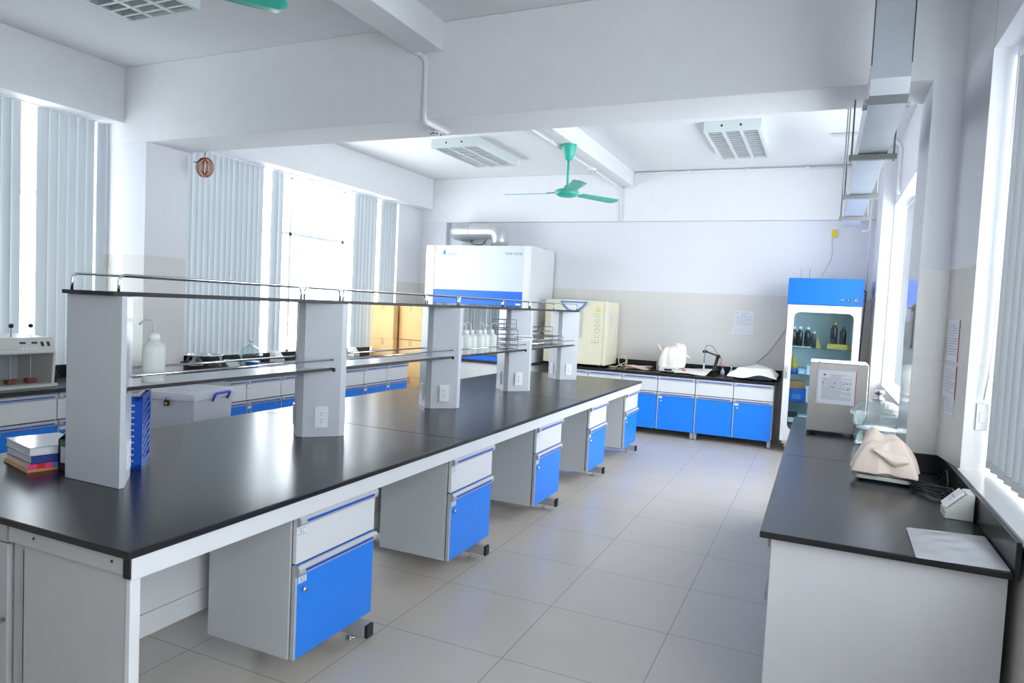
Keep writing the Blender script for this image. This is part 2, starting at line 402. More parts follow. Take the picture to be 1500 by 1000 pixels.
def cabinet(name, label, loc, rotz, doors, zb, zt, split, depth, group=None, locks=(), side=GREYP, tags=True, txt=None, legs=()):
    """local frame: front faces -Y at y=0; doors = list of widths"""
    t = thing(name, label, 'cabinet', (loc[0], loc[1], 0), rotz, group)
    W = sum(doors)
    b = MB([side, BLKP]); b.box(0, W, .02, depth, zb, zt, 0); b.box(.01, W-.01, .012, .02, zb+.01, zt-.005, 1)
    b.build('body', t, .002)
    x = 0
    for i, w in enumerate(doors):
        g = .004
        d = MB(WHITE); d.box(x+g, x+w-g, -.008, .012, split+.004, zt-.003); do = d.build('drawer', t, .002); do['label'] = 'white drawer front'
        handle(do, x+g, x+w-g, zt-.002, -.008)
        d = MB([BLUE, RAIL]); d.box(x+g+.012, x+w-g, -.008, .012, zb, split-.004, 0); d.box(x+g, x+g+.012, -.0085, .012, zb, split-.004, 1)
        dr = d.build('door', t, .0015); dr['label'] = 'bright blue door'
        handle(dr, x+g, x+w-g, split-.003, -.008)
        if tags:
            label_tag(do, x+g+.004, zt-.05-.034, -.0085, txt=txt[0] if txt else None)
            if i in locks: label_tag(dr, x+g+.016, split-.05-.034, -.0085, txt=txt[1] if txt else None)
        if i in locks:
            k = MB([CHROME, BLKP]); k.cyl((x+.055, -.008, split-.115), (x+.055, -.021, split-.115), .011, 16, 0); k.cyl((x+.055, -.0205, split-.115), (x+.055, -.0225, split-.115), .0085, 12, 0); k.box(x+.054, x+.056, -.0232, -.022, split-.121, split-.109, 1)
            k.build('lock', dr)
        x += w
    for lx in legs:
        l = MB(STEEL); l.box(lx-.02, lx+.02, .02, .06, .02, zb); l.cyl((lx, .04, 0), (lx, .04, .025), .014, 10); l.build('leg', t)
    return t
ROT = PI/2   # local -Y  -> world +X
ys_c = [2.195, 3.495, 4.81, 6.115, 7.40]
who = ['blue and white pedestal cabinet nearest under the central bench front',
       'second pedestal cabinet from the near end under the central bench',
       'third and middle pedestal cabinet under the central bench',
       'fourth pedestal cabinet from the near end under the central bench',
       'farthest pedestal cabinet under the central bench, by its far end']
for i, y in enumerate(ys_c):
    cabinet('pedestal_cabinet', who[i], (-1.925, y), ROT, [.55], .135, .748, .54, .475, 'cabinets under the central bench', locks=(0,), txt=('A.1', 'A.2'))
for y0, ds, lk, lab in ((2.46, [.48, .48], (1,), 'blue and white base cabinet under the nearer left worktop, below the stirrer machine'),
                        (3.42, [.46, .46], (0,), 'blue and white base cabinet under the nearer left worktop, beside the column')):
    cabinet('base_cabinet', lab, (-5.40, y0), ROT, ds, .10, .81, .60, .66, 'base cabinets along the left wall', locks=lk, legs=(.03, sum(ds)-.03))
for y0, ds, lk, lab in ((4.83, [.25, .475], (1,), 'blue and white base cabinet under the farther left worktop, behind the plastic bin'),
                        (5.555, [.475, .475], (1,), 'blue and white base cabinet under the farther left worktop, right of the plastic bin'),
                        (6.505, [.475, .49], (1,), 'blue and white base cabinet under the farther left worktop, seen past the second post'),
                        (7.47, [.49], (0,), 'narrow end base cabinet under the farther left worktop, by the cardboard boxes')):
    cabinet('base_cabinet', lab, (-5.12, y0), ROT, ds, .10, .81, .60, .94, 'base cabinets along the left wall', locks=lk, legs=(.03, sum(ds)-.03))
for x0, ds, lk, lab in ((-1.463, [.48, .48], (1,), 'blue base cabinet at the right end of the back worktop, below the cloth covered device'),
                        (-2.45, [.49, .495], (1,), 'blue base cabinet under the back worktop, below the shrouded balance'),
                        (-3.43, [.49, .49], (1,), 'blue base cabinet under the back worktop, below the cream oven')):
    cabinet('base_cabinet', lab, (x0, 9.205), 0, ds, .10, .81, .60, .70, 'base cabinets along the back wall', locks=lk, legs=(.022, sum(ds)-.022), side=WHITE)
# right side cabinet with a plain white end
t = thing('base_cabinet', 'long plain white base cabinet under the right worktop', 'cabinet', (0, 0, 0))
b = MB(WHITE); b.box(-.10, .63, 2.80, 6.13, .08, .82); b.build('body', t, .003)
b = MB(WHITE); b.box(-.125, .625, 2.775, 2.80, 0, .82); b.build('end_panel', t, .003)
for k in range(4):
    y0 = 2.83+k*.82; b = MB(BLUE); b.box(-.12, -.10, y0, y0+.80, .1, .60); dd = b.build('door', t, .002)
    b = MB(RAIL); b.box(-.14, -.12, y0+.02, y0+.78, .55, .58); b.build('handle_rail', dd)
    b = MB(WHITE); b.box(-.12, -.10, y0, y0+.80, .61, .81); dd = b.build('drawer', t, .002)
    b = MB(RAIL); b.box(-.14, -.12, y0+.02, y0+.78, .76, .79); b.build('handle_rail', dd)
# end cabinet of the island (near end, left half)
t = thing('end_cabinet', 'grey end cabinet with a small round knob at the near end of the central bench', 'cabinet', (-3.43, 1.44, 0))
b = MB(WGREY); b.box(0, .90, .02, .45, .0, .775); b.build('body', t, .003)
b = MB(WGREY); b.box(.005, .90, 0, .02, .02, .745); d = b.build('door', t, .003)
b = MB(WGREY); b.box(.005, .90, 0, .02, .75, .815); b.build('top_rail', t, .002)
b = MB(CHROME); b.cyl((.885, 0, .475), (.885, -.045, .475), .010, 16); b.build('knob', d, .002)

# ------------------------------------------------------------------ worktops
H = .85
def worktop(label, rects, polys=()):
    sl = [r_ for r_ in rects if r_[5]-r_[4] < .05]; bs = [r_ for r_ in rects if r_[5]-r_[4] > .05]
    t = thing('worktop', label, 'worktop', (rects[0][0], rects[0][2], H)); o = Matrix.Translation(-t.location)
    for r_ in sl: b = MB(BLACK); b.M = o; b.box(*r_); b.build('slab', t, .004)
    for q in polys: b = MB(BLACK); b.M = o; b.prism(q, .825, H); b.build('slab', t, .004)
    for r_ in bs: b = MB(BLACK); b.M = o; b.box(*r_); b.build('backsplash', t, .003)
    return t
IX0, IX1, IY0, IY1 = -3.48, -1.875, 1.409, 7.936
s3 = (IY1-IY0)/3
worktop('long black worktop of the central bench in three joined slabs', [(IX0, IX1, IY0+s3*i+(0 if i == 0 else .0012), IY0+s3*(i+1)-(0 if i == 2 else .0012), .825, H) for i in range(3)])
worktop('black worktop along the nearer left window under the stirrer machine', [(-6.08, -5.36, .9, 4.34, .82, H), (-6.1, -6.08, .9, 4.34, .82, .95)])
worktop('black worktop along the farther left window with a backsplash', [(-6.08, -5.08, 4.82, 8.0, .82, H), (-6.1, -6.08, 4.82, 8.42, .82, .95)])
worktop('black worktop and backsplash along the back wall', [(-3.78, -.456, 9.19, 9.92, .82, H), (-3.78, -.456, 9.915, 9.935, .82, .955)])
worktop('black worktop with a tall backsplash along the right wall',
        [(.630, .648, 2.735, 4.322, .825, .955), (.436, .454, 4.342, 4.86, .851, .955), (.436, .648, 4.324, 4.341, .851, .955), (.630, .648, 4.866, 6.165, .825, .955)], polys=[
        [(-.166, 2.735), (.629, 2.735), (.629, 4.35), (.455, 4.35), (.455, 4.389), (-.166, 4.389)],
        [(-.166, 4.3915), (.455, 4.3915), (.455, 4.865), (.629, 4.865), (.629, 6.165), (-.166, 6.165)]])

# ------------------------------------------------------------------ island frame
t = thing('bench_stand', 'white steel frame of the central bench with low floor feet', 'bench frame', (0, 0, 0))
b = MB(WHITE); b.box(-1.915, -1.885, IY0+.02, IY1-.01, .752, .825); b.build('front_apron', t, .003)
b = MB(WHITE); b.box(-3.47, -3.44, IY0+.02, IY1-.01, .752, .825); b.build('rear_apron', t, .003)
b = MB([WGREY, BLKP]); b.box(-2.50, -1.915, 1.425, 1.45, .765, .825, 0)
for xx in (-2.36, -1.97): b.cyl((xx, 1.4255, .80), (xx, 1.422, .80), .005, 10, 1)
b.build('end_apron', t, .002)
b = MB(BLKP); b.box(-1.916, -1.886, 1.421, 1.4285, .758, .824); b.build('corner_cap', t, .003)
b = MB(WGREY); b.box(-2.43, -1.915, 1.435, 1.462, .0, .762); o = b.build('end_panel', t, .003)
b = MB(WHITE); b.box(-1.915, -1.895, 1.432, 1.468, .0, .752); b.build('edge_strip', o, .002)
b = MB(CHROME); b.box(-2.4345, -2.4305, 1.432, 1.44, .0, .745); b.build('edge_bead', o)
b = MB(WGREY); b.box(-2.50, -2.4345, 1.445, 1.49, 0, .765); b.build('corner_post', t, .003)
b = MB(WHITE); b.box(-2.52, -2.50, 1.47, IY1-.03, .30, .825); b.build('modesty_panel', t, .002)
b = MB(WHITE); b.box(-2.518, -2.498, 1.47, IY1-.03, .20, .297); b.build('lower_panel', t, .002)
for i, y in enumerate([2.695, 3.965, 5.25, 6.575, 7.875]):
    b = MB(STEEL); b.box(-2.56, -2.52, y-.025, y+.025, .05, .825); b.build('leg', t, .003)
    b = MB(STEEL); b.box(-2.62, -1.90, y-.025, y+.025, .035, .095); fo = b.build('foot', t, .003)
    b = MB(BLKP); b.box(-1.90, -1.882, y-.026, y+.026, .034, .096); b.build('foot_cap', fo, .004)
    b = MB(CHROME); b.cyl((-2.0, y, 0), (-2.0, y, .036), .007, 10); b.cyl((-2.0, y, 0), (-2.0, y, .008), .02, 14); b.build('levelling_foot', fo)
    b = MB(STEEL); b.box(-3.40, -2.62, y-.025, y+.025, .035, .095); b.build('foot', t, .003)

# ------------------------------------------------------------------ reagent rack
PX, PY0, PD, PA, PC = -2.679, 1.8276, 1.4034, .168, .024
ZS = 1.6354
rack = thing('reagent_rack', 'two tier reagent rack of five posts along the middle of the central bench', 'shelf rack', (0, 0, 0))
full = [(PA, -PC), (PA, PC), (PC, PA), (-PC, PA), (-PA, PC), (-PA, -PC), (-PC, -PA), (PC, -PA)]
nearh = [(-PA, .012), (PA, .012), (PA, PC+.01), (PC, PA), (-PC, PA), (-PA, PC+.01)]
farh = [(PA, -.012), (-PA, -.012), (-PA, -PC-.01), (-PC, -PA), (PC, -PA), (PA, -PC-.01)]
def outlet(parent, cx, cy, zc, ang):
    b = MB([OUTW, BLKP]); b.M = Matrix.Translation((cx, cy, zc)) @ Matrix.Rotation(ang, 4, 'Z')   # plate faces local -Y
    b.prism(rrect(-.037, .037, -.06, .06, .004, 2), -.011, 0, 'y', 0)
    b.prism(rrect(-.019, .019, -.036, .036, .003, 2), -.0125, -.01, 'y', 0)
    for dz in (-.019, .019):
        b.box(-.0075, -.0055, -.0132, -.012, dz+.002, dz+.011, 1); b.box(.0055, .0075, -.0132, -.012, dz+.002, dz+.010, 1)
        b.prism([(.003*math.cos(R(a)), dz-.008+.003*math.sin(R(a))) for a in range(0, 360, 45)], -.0132, -.012, 'y', 1)
    o = b.build('outlet', parent); o['label'] = 'white double socket plate'
    return o
hm = (PA+PC)/2
for i in range(5):
    y = PY0+PD*i; pts = nearh if i == 0 else farh if i == 4 else full
    b = MB(POST); b.prism([(PX+a, y+c) for a, c in pts], H, ZS-.016); po = b.build('post', rack, .003)
    faces = {0: ((1, 1), (-1, 1)), 4: ((1, -1), (-1, -1))}.get(i, ((1, -1), (-1, -1), (1, 1), (-1, 1)))
    for sx, sgy in faces:
        ang = math.atan2(sx, -sgy)          # rotate local -Y onto (sx, sgy)
        outlet(po, PX+sx*hm, y+sgy*hm, .967, ang)
    c = MB(BLKP)
    for e in (-1, 1):
        if (i == 0 and e < 0) or (i == 4 and e > 0): continue
        for s in (-1, 1):
            c.box(PX+s*.134-.012, PX+s*.134+.012, y+e*.05-.008, y+e*.05+.008, 1.228, 1.25)
            c.cyl((PX+s*.13, y+e*.058, 1.296), (PX+s*.13, y+e*.04, 1.296), .008, 8)
    c.build('shelf_slot', po)
b = MB(SHELFB); b.box(PX-.165, PX+.15, PY0-.012, PY0+PD*4+.03, ZS-.016, ZS); b.build('top_shelf', rack, .002)
for i in range(4):
    y0, y1 = PY0+PD*i+.045, PY0+PD*(i+1)-.045
    b = MB(mat('frosted_shelf_%d' % i, (.60, .62, .63, 1), .25)); b.box(PX-.125, PX+.128, y0-.03, y1+.03, 1.241, 1.2495); so = b.build('lower_shelf', rack)
    b = MB(BLKP)
    for s in (-.134, .128): b.box(PX+s, PX+s+.006, y0, y1, 1.236, 1.251)
    b.build('shelf_edging', so)
    for s in (-1, 1):
        b = MB(CHROME); b.cyl((PX+s*.13, y0-.01, 1.296), (PX+s*.13, y1+.01, 1.296), .0055, 8); b.build('lower_rail', rack)
        a0, a1 = PY0+PD*i+(.02 if i == 0 else .014), PY0+PD*(i+1)-.014
        x = PX+.135 if s > 0 else PX-.15
        b = MB(CHROME); b.tube(fillet([(x, a0, ZS-.001), (x, a0, ZS+.068), (x, a1, ZS+.068), (x, a1, ZS-.001)], .04), .0055, 8); b.build('top_rail', rack)

# ------------------------------------------------------------------ things on the island
def book(label, cx, cy, z, w, d, th, rot, cover, pages=PAPER, extra=None):
    t = thing('book', label, 'book', (cx, cy, z), rot, 'books stacked at the near end of the bench')
    b = MB(cover); b.box(-w/2, w/2, -d/2, d/2, th-.003, th); b.box(-w/2, w/2, -d/2, d/2, 0, .003); b.box(w/2-.003, w/2, -d/2, d/2, 0, th); b.build('cover', t)
    b = MB(pages); b.box(-w/2+.004, w/2-.003, -d/2+.003, d/2-.003, .003, th-.003); b.build('page_block', t)
    if extra: extra(t, w, d, th)
    return t
SHINY = mat('glossy_white_cover', (.75, .76, .82, 1), .12)
bx, by, rot = -3.135, 1.935, R(-14)
def rainbow(t, w, d, th):
    cols = [PINK, RED, PINK, LOGOB, GREEN, DBLUE, YELL]
    b = MB(cols); n = 7
    for k in range(n): b.box(w/2, w/2+.0015, -d/2+d*k/n, -d/2+d*(k+1)/n, .001, th-.001, k)
    b.build('spine_print', t)
z = H
book('tan covered notebook at the bottom of the book stack beside the first post', bx-.01, by, z, .30, .215, .014, rot, ORANGE); z += .014
book('thin book with a rainbow coloured spine, second from the stack bottom', bx, by, z, .29, .21, .022, rot, CARD, PAPER, rainbow); z += .022
book('book with a dark blue spine, under the top white book', bx+.002, by+.002, z, .285, .205, .034, rot+R(2), mat('blue_cover', srgb(50, 70, 140), .4)); z += .034
book('thick glossy white book on top of the stack', bx-.004, by+.004, z, .29, .21, .036, rot+R(1), SHINY)
# navy magazine file with label
t = thing('magazine_file', 'navy magazine file with a green and white label, left of the first post', 'magazine file', (-2.985, 1.90, H), 0)
w, d = .115, .25
b = MB(NAVY)
b.box(0, w, 0, .004, .004, .135); b.prism([(0, .0), (0, .135), (d, .30), (d, 0)], 0, .004, 'x'); b.prism([(0, .0), (0, .135), (d, .30), (d, 0)], w-.004, w, 'x'); b.box(0, w, d-.004, d, 0, .30); b.box(0, w, 0, d, 0, .004)
b.build('shell', t)
b = MB([OUTW, GREEN]); b.box(.018, w-.014, -.0015, 0, .035, .13, 0); b.box(.018, w-.014, -.002, -.0004, .105, .13, 1); b.build('spine_label', t)
b = MB(PAPER); b.box(.012, w-.012, .012, d-.01, .005, .12); b.build('papers', t)
# blue perforated file
t = thing('magazine_file', 'bright blue slotted magazine file standing behind the first post', 'magazine file', (-2.807, 2.018, H), R(44))
w, d, hh = .118, .24, .325
b = MB(DBLUE)
b.box(0, w, d-.004, d, 0, hh); b.box(0, .004, 0, d, 0, hh); b.box(0, w, 0, d, 0, .004)
b.box(w-.004, w, 0, d, 0, .03); b.box(w-.004, w, 0, d, hh-.03, hh); b.box(w-.004, w, 0, .02, 0, hh); b.box(w-.004, w, d-.02, d, 0, hh)
b.box(w-.030, w, 0, .004, 0, hh); b.box(0, .012, 0, .004, 0, hh); b.box(0, w, 0, .004, 0, .02); b.box(0, w, 0, .004, hh-.02, hh)
for k in range(11):
    zz = .02+k*.0275
    b.prism([(.010, zz), (w-.030, zz-.036+.03), (w-.030, zz+.013-.006+.006), (.010, zz+.02)], 0, .004, 'y')
for k in range(9):
    zz = .03+k*.031; b.prism([(.02, zz), (d-.02, zz+.03), (d-.02, zz+.045), (.02, zz+.015)], w-.004, w, 'x')
b.build('slotted_shell', t)
b = MB(PAPER); b.box(.008, w-.012, .008, d-.01, .005, hh-.02); b.build('papers', t)
b = MB(PAPER); b.box(.05, w-.02, .02, d-.02, hh-.02, hh+.012); b.build('loose_sheet', t)
def wash_bottle(label, x, y, z, r=.045, hb=.17, tipa=180, group=None):
    t = thing('wash_bottle', label, 'bottle', (x, y, z), R(tipa), group)
    b = MB(LDPE); b.lathe([(0, 0), (r*.93, 0), (r, .008), (r, hb*.80), (r*.92, hb*.87), (r*.55, hb*.955), (r*.42, hb), (0, hb)]); b.build('body', t)
    b = MB(OUTW); b.lathe([(0, hb-.004), (r*.52, hb-.004), (r*.5, hb+.022), (r*.3, hb+.028), (.006, hb+.034), (0, hb+.034)], seg=20); b.build('cap', t)
    b = MB(LDPE); b.tube(fillet([(0, 0, hb+.03), (0, 0, hb+.078), (.05, 0, hb+.085), (.078, 0, hb+.062)], .03), .0038, 8)
    b.build('spout_tube', t)
wash_bottle('single milky wash bottle on the lower shelf between the first and second posts', -2.645, 2.09, 1.2495, .046, .185, 190)
wl = ['milky wash bottle closest to the third post', 'milky wash bottle second along from the third post', 'milky wash bottle third along from the third post',
      'milky wash bottle fourth along from the third post', 'milky wash bottle fifth along from the third post', 'milky wash bottle beside the wire racks, last of its row']
for i in range(6):
    wash_bottle(wl[i]+' on the lower shelf', -2.62+.012*(i % 2), 4.775+.117*i, 1.2495, .052, .165, (20, 160, 200, 10, 170, 30)[i], 'wash bottles in a row on the lower shelf')
def wire_rack(label, x, y, z, rot=0, L=.24, W=.10, Ht=.075, group='wire test tube racks on the lower shelf'):
    t = thing('test_tube_rack', label, 'rack', (x, y, z), rot, group)
    b = MB(WIRE)
    for zz in (.012, Ht*.55, Ht):
        for yy in (-W/2, W/2): b.cyl((-L/2, yy, zz), (L/2, yy, zz), .0026, 5)
        for xx in (-L/2, L/2): b.cyl((xx, -W/2, zz), (xx, W/2, zz), .0026, 5)
        for k in range(1, 10): b.cyl((-L/2+L*k/10, -W/2, zz), (-L/2+L*k/10, W/2, zz), .0013, 4)
        for k in range(1, 4): b.cyl((-L/2, -W/2+W*k/4, zz), (L/2, -W/2+W*k/4, zz), .0013, 4)
    b.build('wire_grid', t)
    for sx in (-1, 1):
        for s2 in (-1, 1):
            b = MB(WIRE); b.cyl((sx*L/2, s2*W/2, 0), (sx*L/2, s2*W/2, Ht+.004), .003, 6); b.build('leg', t)
    return t
P = 'on the lower shelf'
zr = 1.2495
wire_rack('bottom wire test tube rack of the stack beside the wash bottles', -2.615, 5.70, zr, R(85), .20, .13, .09)
wire_rack('middle wire test tube rack of the stack beside the wash bottles', -2.62, 5.70, zr+.094, R(83), .20, .13, .09)
wire_rack('top wire test tube rack of the stack beside the wash bottles', -2.628, 5.68, zr+.188, R(86), .20, .13, .09)
wire_rack('lower wire rack next to the fourth post on the farthest lower shelf', -2.64, 6.30, zr, R(92), .24, .12, .10)
wire_rack('upper wire rack next to the fourth post on the farthest lower shelf', -2.64, 6.30, zr+.104, R(92), .24, .12, .10)
wire_rack('lower wire rack in the middle of the farthest lower shelf', -2.63, 6.62, zr, R(90), .26, .12, .10)
wire_rack('upper wire rack in the middle of the farthest lower shelf', -2.63, 6.62, zr+.104, R(91), .26, .12, .10)
wire_rack('single wire rack nearest the fifth post on the farthest lower shelf', -2.63, 6.96, zr, R(89), .24, .12, .10)
# printed strip on the fourth post
t = thing('paper_strip', 'white printed paper strip taped to the fourth post above the lower shelf', 'notice', (PX+hm+.018, PY0+PD*3-hm+.02, 1.355), R(45))
b = MB(PAPER); b.box(-.10, .10, -.004, -.003, -.028, .028); b.build('sheet', t)
b = MB(INK)
for k in range(14): b.box(-.09+k*.013, -.082+k*.013, -.0046, -.0041, .002, .014)
for k in range(7): b.box(-.09+k*.011, -.083+k*.011, -.0046, -.0041, -.018, -.006)
b.build('printing', t)

# ------------------------------------------------------------------ printed sheets
def notice(label, loc, rotz, w, hh, lines, seed, logo=True, sleeve=False, red=False, tilt=0, n_dark=0):
    """sheet in local XZ, facing -Y, lower left origin"""
    t = thing('notice', label, 'notice', loc, rotz); rd = random.Random(seed)
    b = MB(PAPER); b.box(0, w, -.0012, 0, 0, hh); b.build('sheet', t)
    b = MB([INK, DARKINK]); n = lines
    for k in range(n):
        zz = hh*(.86-.76*k/n); x = w*.10; xe = w*(.9 if k % 4 else .62)
        if k < 3 and logo: x = w*.32; xe = w*(.75, .62, .6)[k]
        while x < xe:
            l = w*rd.uniform(.03, .10); b.box(x, min(x+l, xe), -.0016, -.0013, zz, zz+hh*.008+.0006, 0); x += l+w*.014
    if logo: b.box(w*.13, w*.19, -.0016, -.0013, hh*.84, hh*.88, 1)
    for k in range(n_dark):
        xx, zz = w*rd.uniform(.1, .85), hh*rd.uniform(.4, .62); b.box(xx, xx+w*.028, -.0018, -.0013, zz, zz+hh*.022, 1)
    b.build('printing', t)
    if sleeve:
        b = MB(PLAST); b.box(-w*.06, 0, -.002, 0, -hh*.02, hh*1.03); b.build('sleeve_edge', t)
    if red:
        b = MB(RED); b.box(w, w+.004, -.002, 0, 0, hh); b.build('red_edge', t)
    return t
notice('printed notice in a sleeve on the front of the stainless box', (.0, 5.297, 1.075), 0, .235, .235, 20, 3, True, True, True, n_dark=8)
notice('white printed sheet on the back wall above the covered device', (-1.115, YB-.002, 1.50), 0, .255, .235, 12, 5, True)
notice('narrow printed strip under the sheet on the back wall', (-1.14, YB-.004, 1.41), 0, .285, .088, 3, 6, False)
notice('upper printed notice with red edge on the right wall', (.6135, 4.29, 1.475), R(-82.45), .17, .215, 12, 7, False, True, True)
notice('middle printed notice with red edge on the right wall', (.6105, 4.305, 1.285), R(-82.45), .19, .165, 10, 8, False, False, True)
notice('lowest printed notice on the right wall, half under the middle one', (.6170, 4.265, 1.19), R(-82.45), .145, .14, 8, 9, False)
notice('white paper note on the right side of the cream oven', (-2.722, 9.47, 1.36), PI/2, .12, .235, 5, 10, False)
notice('paper sheet hanging on the right side of the fume hood', (-3.798, 9.28, 1.37), PI/2, .17, .30, 10, 11, False)
t = thing('document_holder', 'hanging holder full of papers on the column face beside the glass desiccator', 'document holder', (.4605, 4.66, 1.53), -PI/2)
b = MB(PLAST); b.box(0, .24, -.003, 0, 0, .24); b.box(0, .24, -.018, -.016, 0, .14); b.box(0, .24, -.018, 0, -.004, 0); b.box(.238, .241, -.018, 0, 0, .2); b.build('tray', t)
b = MB([PAPER, DBLUE]); b.box(.01, .225, -.008, -.004, .004, .235, 0); b.box(.012, .23, -.0105, -.0085, .004, .225, 1); b.box(.01, .22, -.0145, -.011, .004, .215, 0); b.build('papers', t)
t = thing('switch_plate', 'white switch plate low on the right window reveal', 'switch', (.705, 3.9585, 1.16), 0)
b = MB(OUTW); b.box(0, .05, -.012, 0, 0, .13); b.build('plate', t, .003)
b = MB(OUTW); b.box(.012, .038, -.017, -.012, .04, .09); b.build('rocker', t, .002)

# ------------------------------------------------------------------ right worktop things
t = thing('stainless_box', 'stainless steel cabinet box with a notice on its front, on the right worktop', 'incubator', (-.06, 5.30, H), 0)
b = MB(BRUSH); b.box(0, .37, 0, .42, .025, .505); b.build('body', t, .004)
b = MB(OUTW); b.box(.0, .37, .01, .42, .506, .512); b.build('top_lid', t, .002)
b = MB(BLKP); b.box(.055, .061, .004, .012, .50, .515); b.build('top_latch', t)
for xx in (.05, .32):
    for yy in (.03, .39): b = MB(BLKP); b.cyl((xx, yy, 0), (xx, yy, .026), .014, 12); b.build('foot', t)
def desiccator(label, x, y, z, r, hb, hl, fill=None):
    t = thing('desiccator', label, 'desiccator', (x, y, z), 0)
    k = .008
    b = MB(DGL); b.lathe([(0, 0), (r*.72, 0), (r*.86, hb*.10), (r*.90, hb*.5), (r*.92, hb*.92), (r*1.08, hb*.95), (r*1.08, hb), (r*.92-k, hb), (r*.90-k, hb*.5), (r*.86-k, hb*.14), (r*.7, hb*.06), (0, hb*.06)], seg=48, cap=False); b.build('bowl', t)
    b = MB(DGL); z0 = hb+.002
    prof = [(r*1.08, z0), (r*1.08, z0+.010), (r*.98, z0+.018), (r*.92, z0+hl*.40), (r*.76, z0+hl*.66), (r*.52, z0+hl*.86), (r*.25, z0+hl*.97), (0, z0+hl)]
    inn = [(0, z0+hl-k), (r*.25, z0+hl*.97-k), (r*.51, z0+hl*.86-k), (r*.74, z0+hl*.64-k), (r*.88, z0+hl*.36-k), (r*.9, z0+.004), (r*.9, z0)]
    b.lathe(prof+inn+[(r*1.08, z0)], seg=48, cap=False); b.build('lid', t)
    b = MB(CHROME if not fill else OUTW); b.lathe([(0, z0+hl-.004), (r*.22, z0+hl-.004), (r*.2, z0+hl+.012), (r*.12, z0+hl+.016), (r*.12, z0+hl+.035), (r*.21, z0+hl+.04), (r*.21, z0+hl+.06), (0, z0+hl+.06)], seg=20); b.build('lid_knob', t)
    if fill:
        b = MB(fill); b.lathe([(0, hb*.07), (r*.70, hb*.07), (r*.74, hb*.14), (r*.78, hb*.45), (0, hb*.45)]); b.build('desiccant', t)
    b = MB(OUTW); b.lathe([(0, hb*.52), (r*.80, hb*.52), (r*.80, hb*.55), (0, hb*.55)], seg=40); b.build('perforated_plate', t)
desiccator('large clear glass desiccator with a chrome knob, beside the stainless box', .365, 5.06, H, .15, .215, .09)
# cloth covered balance
t = thing('balance', 'balance under a beige cloth cover on the right worktop', 'balance', (.345, 4.05, H), R(-8))
b = MB(CREAMD); b.prism(rrect(-.125, .125, -.15, .13, .02), .012, .032); b.build('base', t, .004)
b = MB(CREAMD); b.prism(rrect(-.118, .118, -.14, .125, .02), .035, .058); b.build('upper_housing', t, .004)
for sx in (-1, 1):
    for s2 in (-1, 1): b = MB(BLKP); b.cyl((sx*.1, s2*.11, 0), (sx*.1, s2*.11, .013), .012, 10); b.build('foot', t)
def drape(u, v):
    x, y = (u-.5)*2, (v-.5)*2
    rx, ry = .150, .165
    rim = max(abs(x), abs(y)); a = math.atan2(y, x)
    hgt = .155*max(0, 1-rim**3.2)+.052
    hgt += .08*math.exp(-(((x+.55)/.30)**2+((y-.35)/.42)**2))       # peak towards back left
    hgt += .018*math.sin(5*x+3*y)*max(0, 1-rim)+.010*math.sin(9*y-4*x)*(1-rim*.6)
    # folded flap hanging over the front
    hgt += .02*math.exp(-(((x-.1)/.25)**2+((y+.55)/.2)**2))
    fl = 1+.05*math.sin(6*a)+.03*math.sin(11*a+1)
    return (x*rx*fl*(1-.12*(1-rim)), y*ry*fl*(1-.1*(1-rim)), max(.042, hgt - .012*(rim > .99)*(1+math.sin(5*a))))
b = MB(CLOTHB); b.grid(drape, 26, 26); o = b.build('cloth_cover', t, solid=.004, subd=1)
b = MB(CLOTHB)
b.grid(lambda u, v: (-.06+.17*u+.03*v*(1-u), -.125-.048*(v*(1-v)*2+v*.35)-.02*u*(1-u), .145+.03*(1-u)-v*(.075-.09*abs(u-.55))), 8, 6); b.build('cloth_flap', o, solid=.003, subd=1)
t = thing('power_cord', 'black power cord coiled between the covered balance and the socket block', 'cord', (0, 0, H))
b = MB(BLKP); pts = []
for k in range(60):
    q = k/59; a = q*5.2*PI; rr = .07+.02*math.sin(3*a)
    pts.append((.545+rr*1.0*math.cos(a)-.02*q, 3.80+.12*q*.4+rr*1.3*math.sin(a), .008+.03*q*abs(math.sin(a*.5))))
b.tube([(.46, 4.0, .02)]+pts+[(.60, 3.75, .05), (.59, 3.6, .06), (.575, 3.56, .06)], .0045, 7); b.build('cable', t)
b = MB(BLKP); b.tube(fillet([(.60, 4.1, .004), (.61, 4.0, .10), (.60, 3.86, .05), (.58, 3.8, .012)], .05), .004, 7); b.build('cable_loop', t)
def socket_block(label, x, y, z, rot, w=.12, s=1.0):
    t = thing('socket_block', label, 'socket', (x, y, z), rot, 'bench socket blocks')
    pr = [(0, 0), (.115*s, 0), (.115*s, .125*s), (.085*s, .125*s), (0, .035*s)]
    b = MB(CREAMD); b.prism(pr, -w/2, w/2, 'x'); b.build('wedge_body', t, .003)
    b = MB([OUTW, BLKP]); b.M = Matrix.Translation((0, .040*s, .083*s)) @ Matrix.Rotation(-R(43), 4, 'X')
    b.prism(rrect(-w*.40, w*.40, -.052*s, .052*s, .004, 2), -.010, .0, 'y', 0)
    for dx in (-.016, .016):
        b.box(dx-.006, dx-.004, -.0108, -.0099, .004, .013, 1); b.box(dx+.004, dx+.006, -.0108, -.0099, .004, .013, 1); b.box(dx-.002, dx+.002, -.0108, -.0099, -.012, -.006, 1)
    b.build('socket_plate', t)
socket_block('white wedge shaped socket block against the right backsplash', .518, 3.42, H, -PI/2, .115, .9)
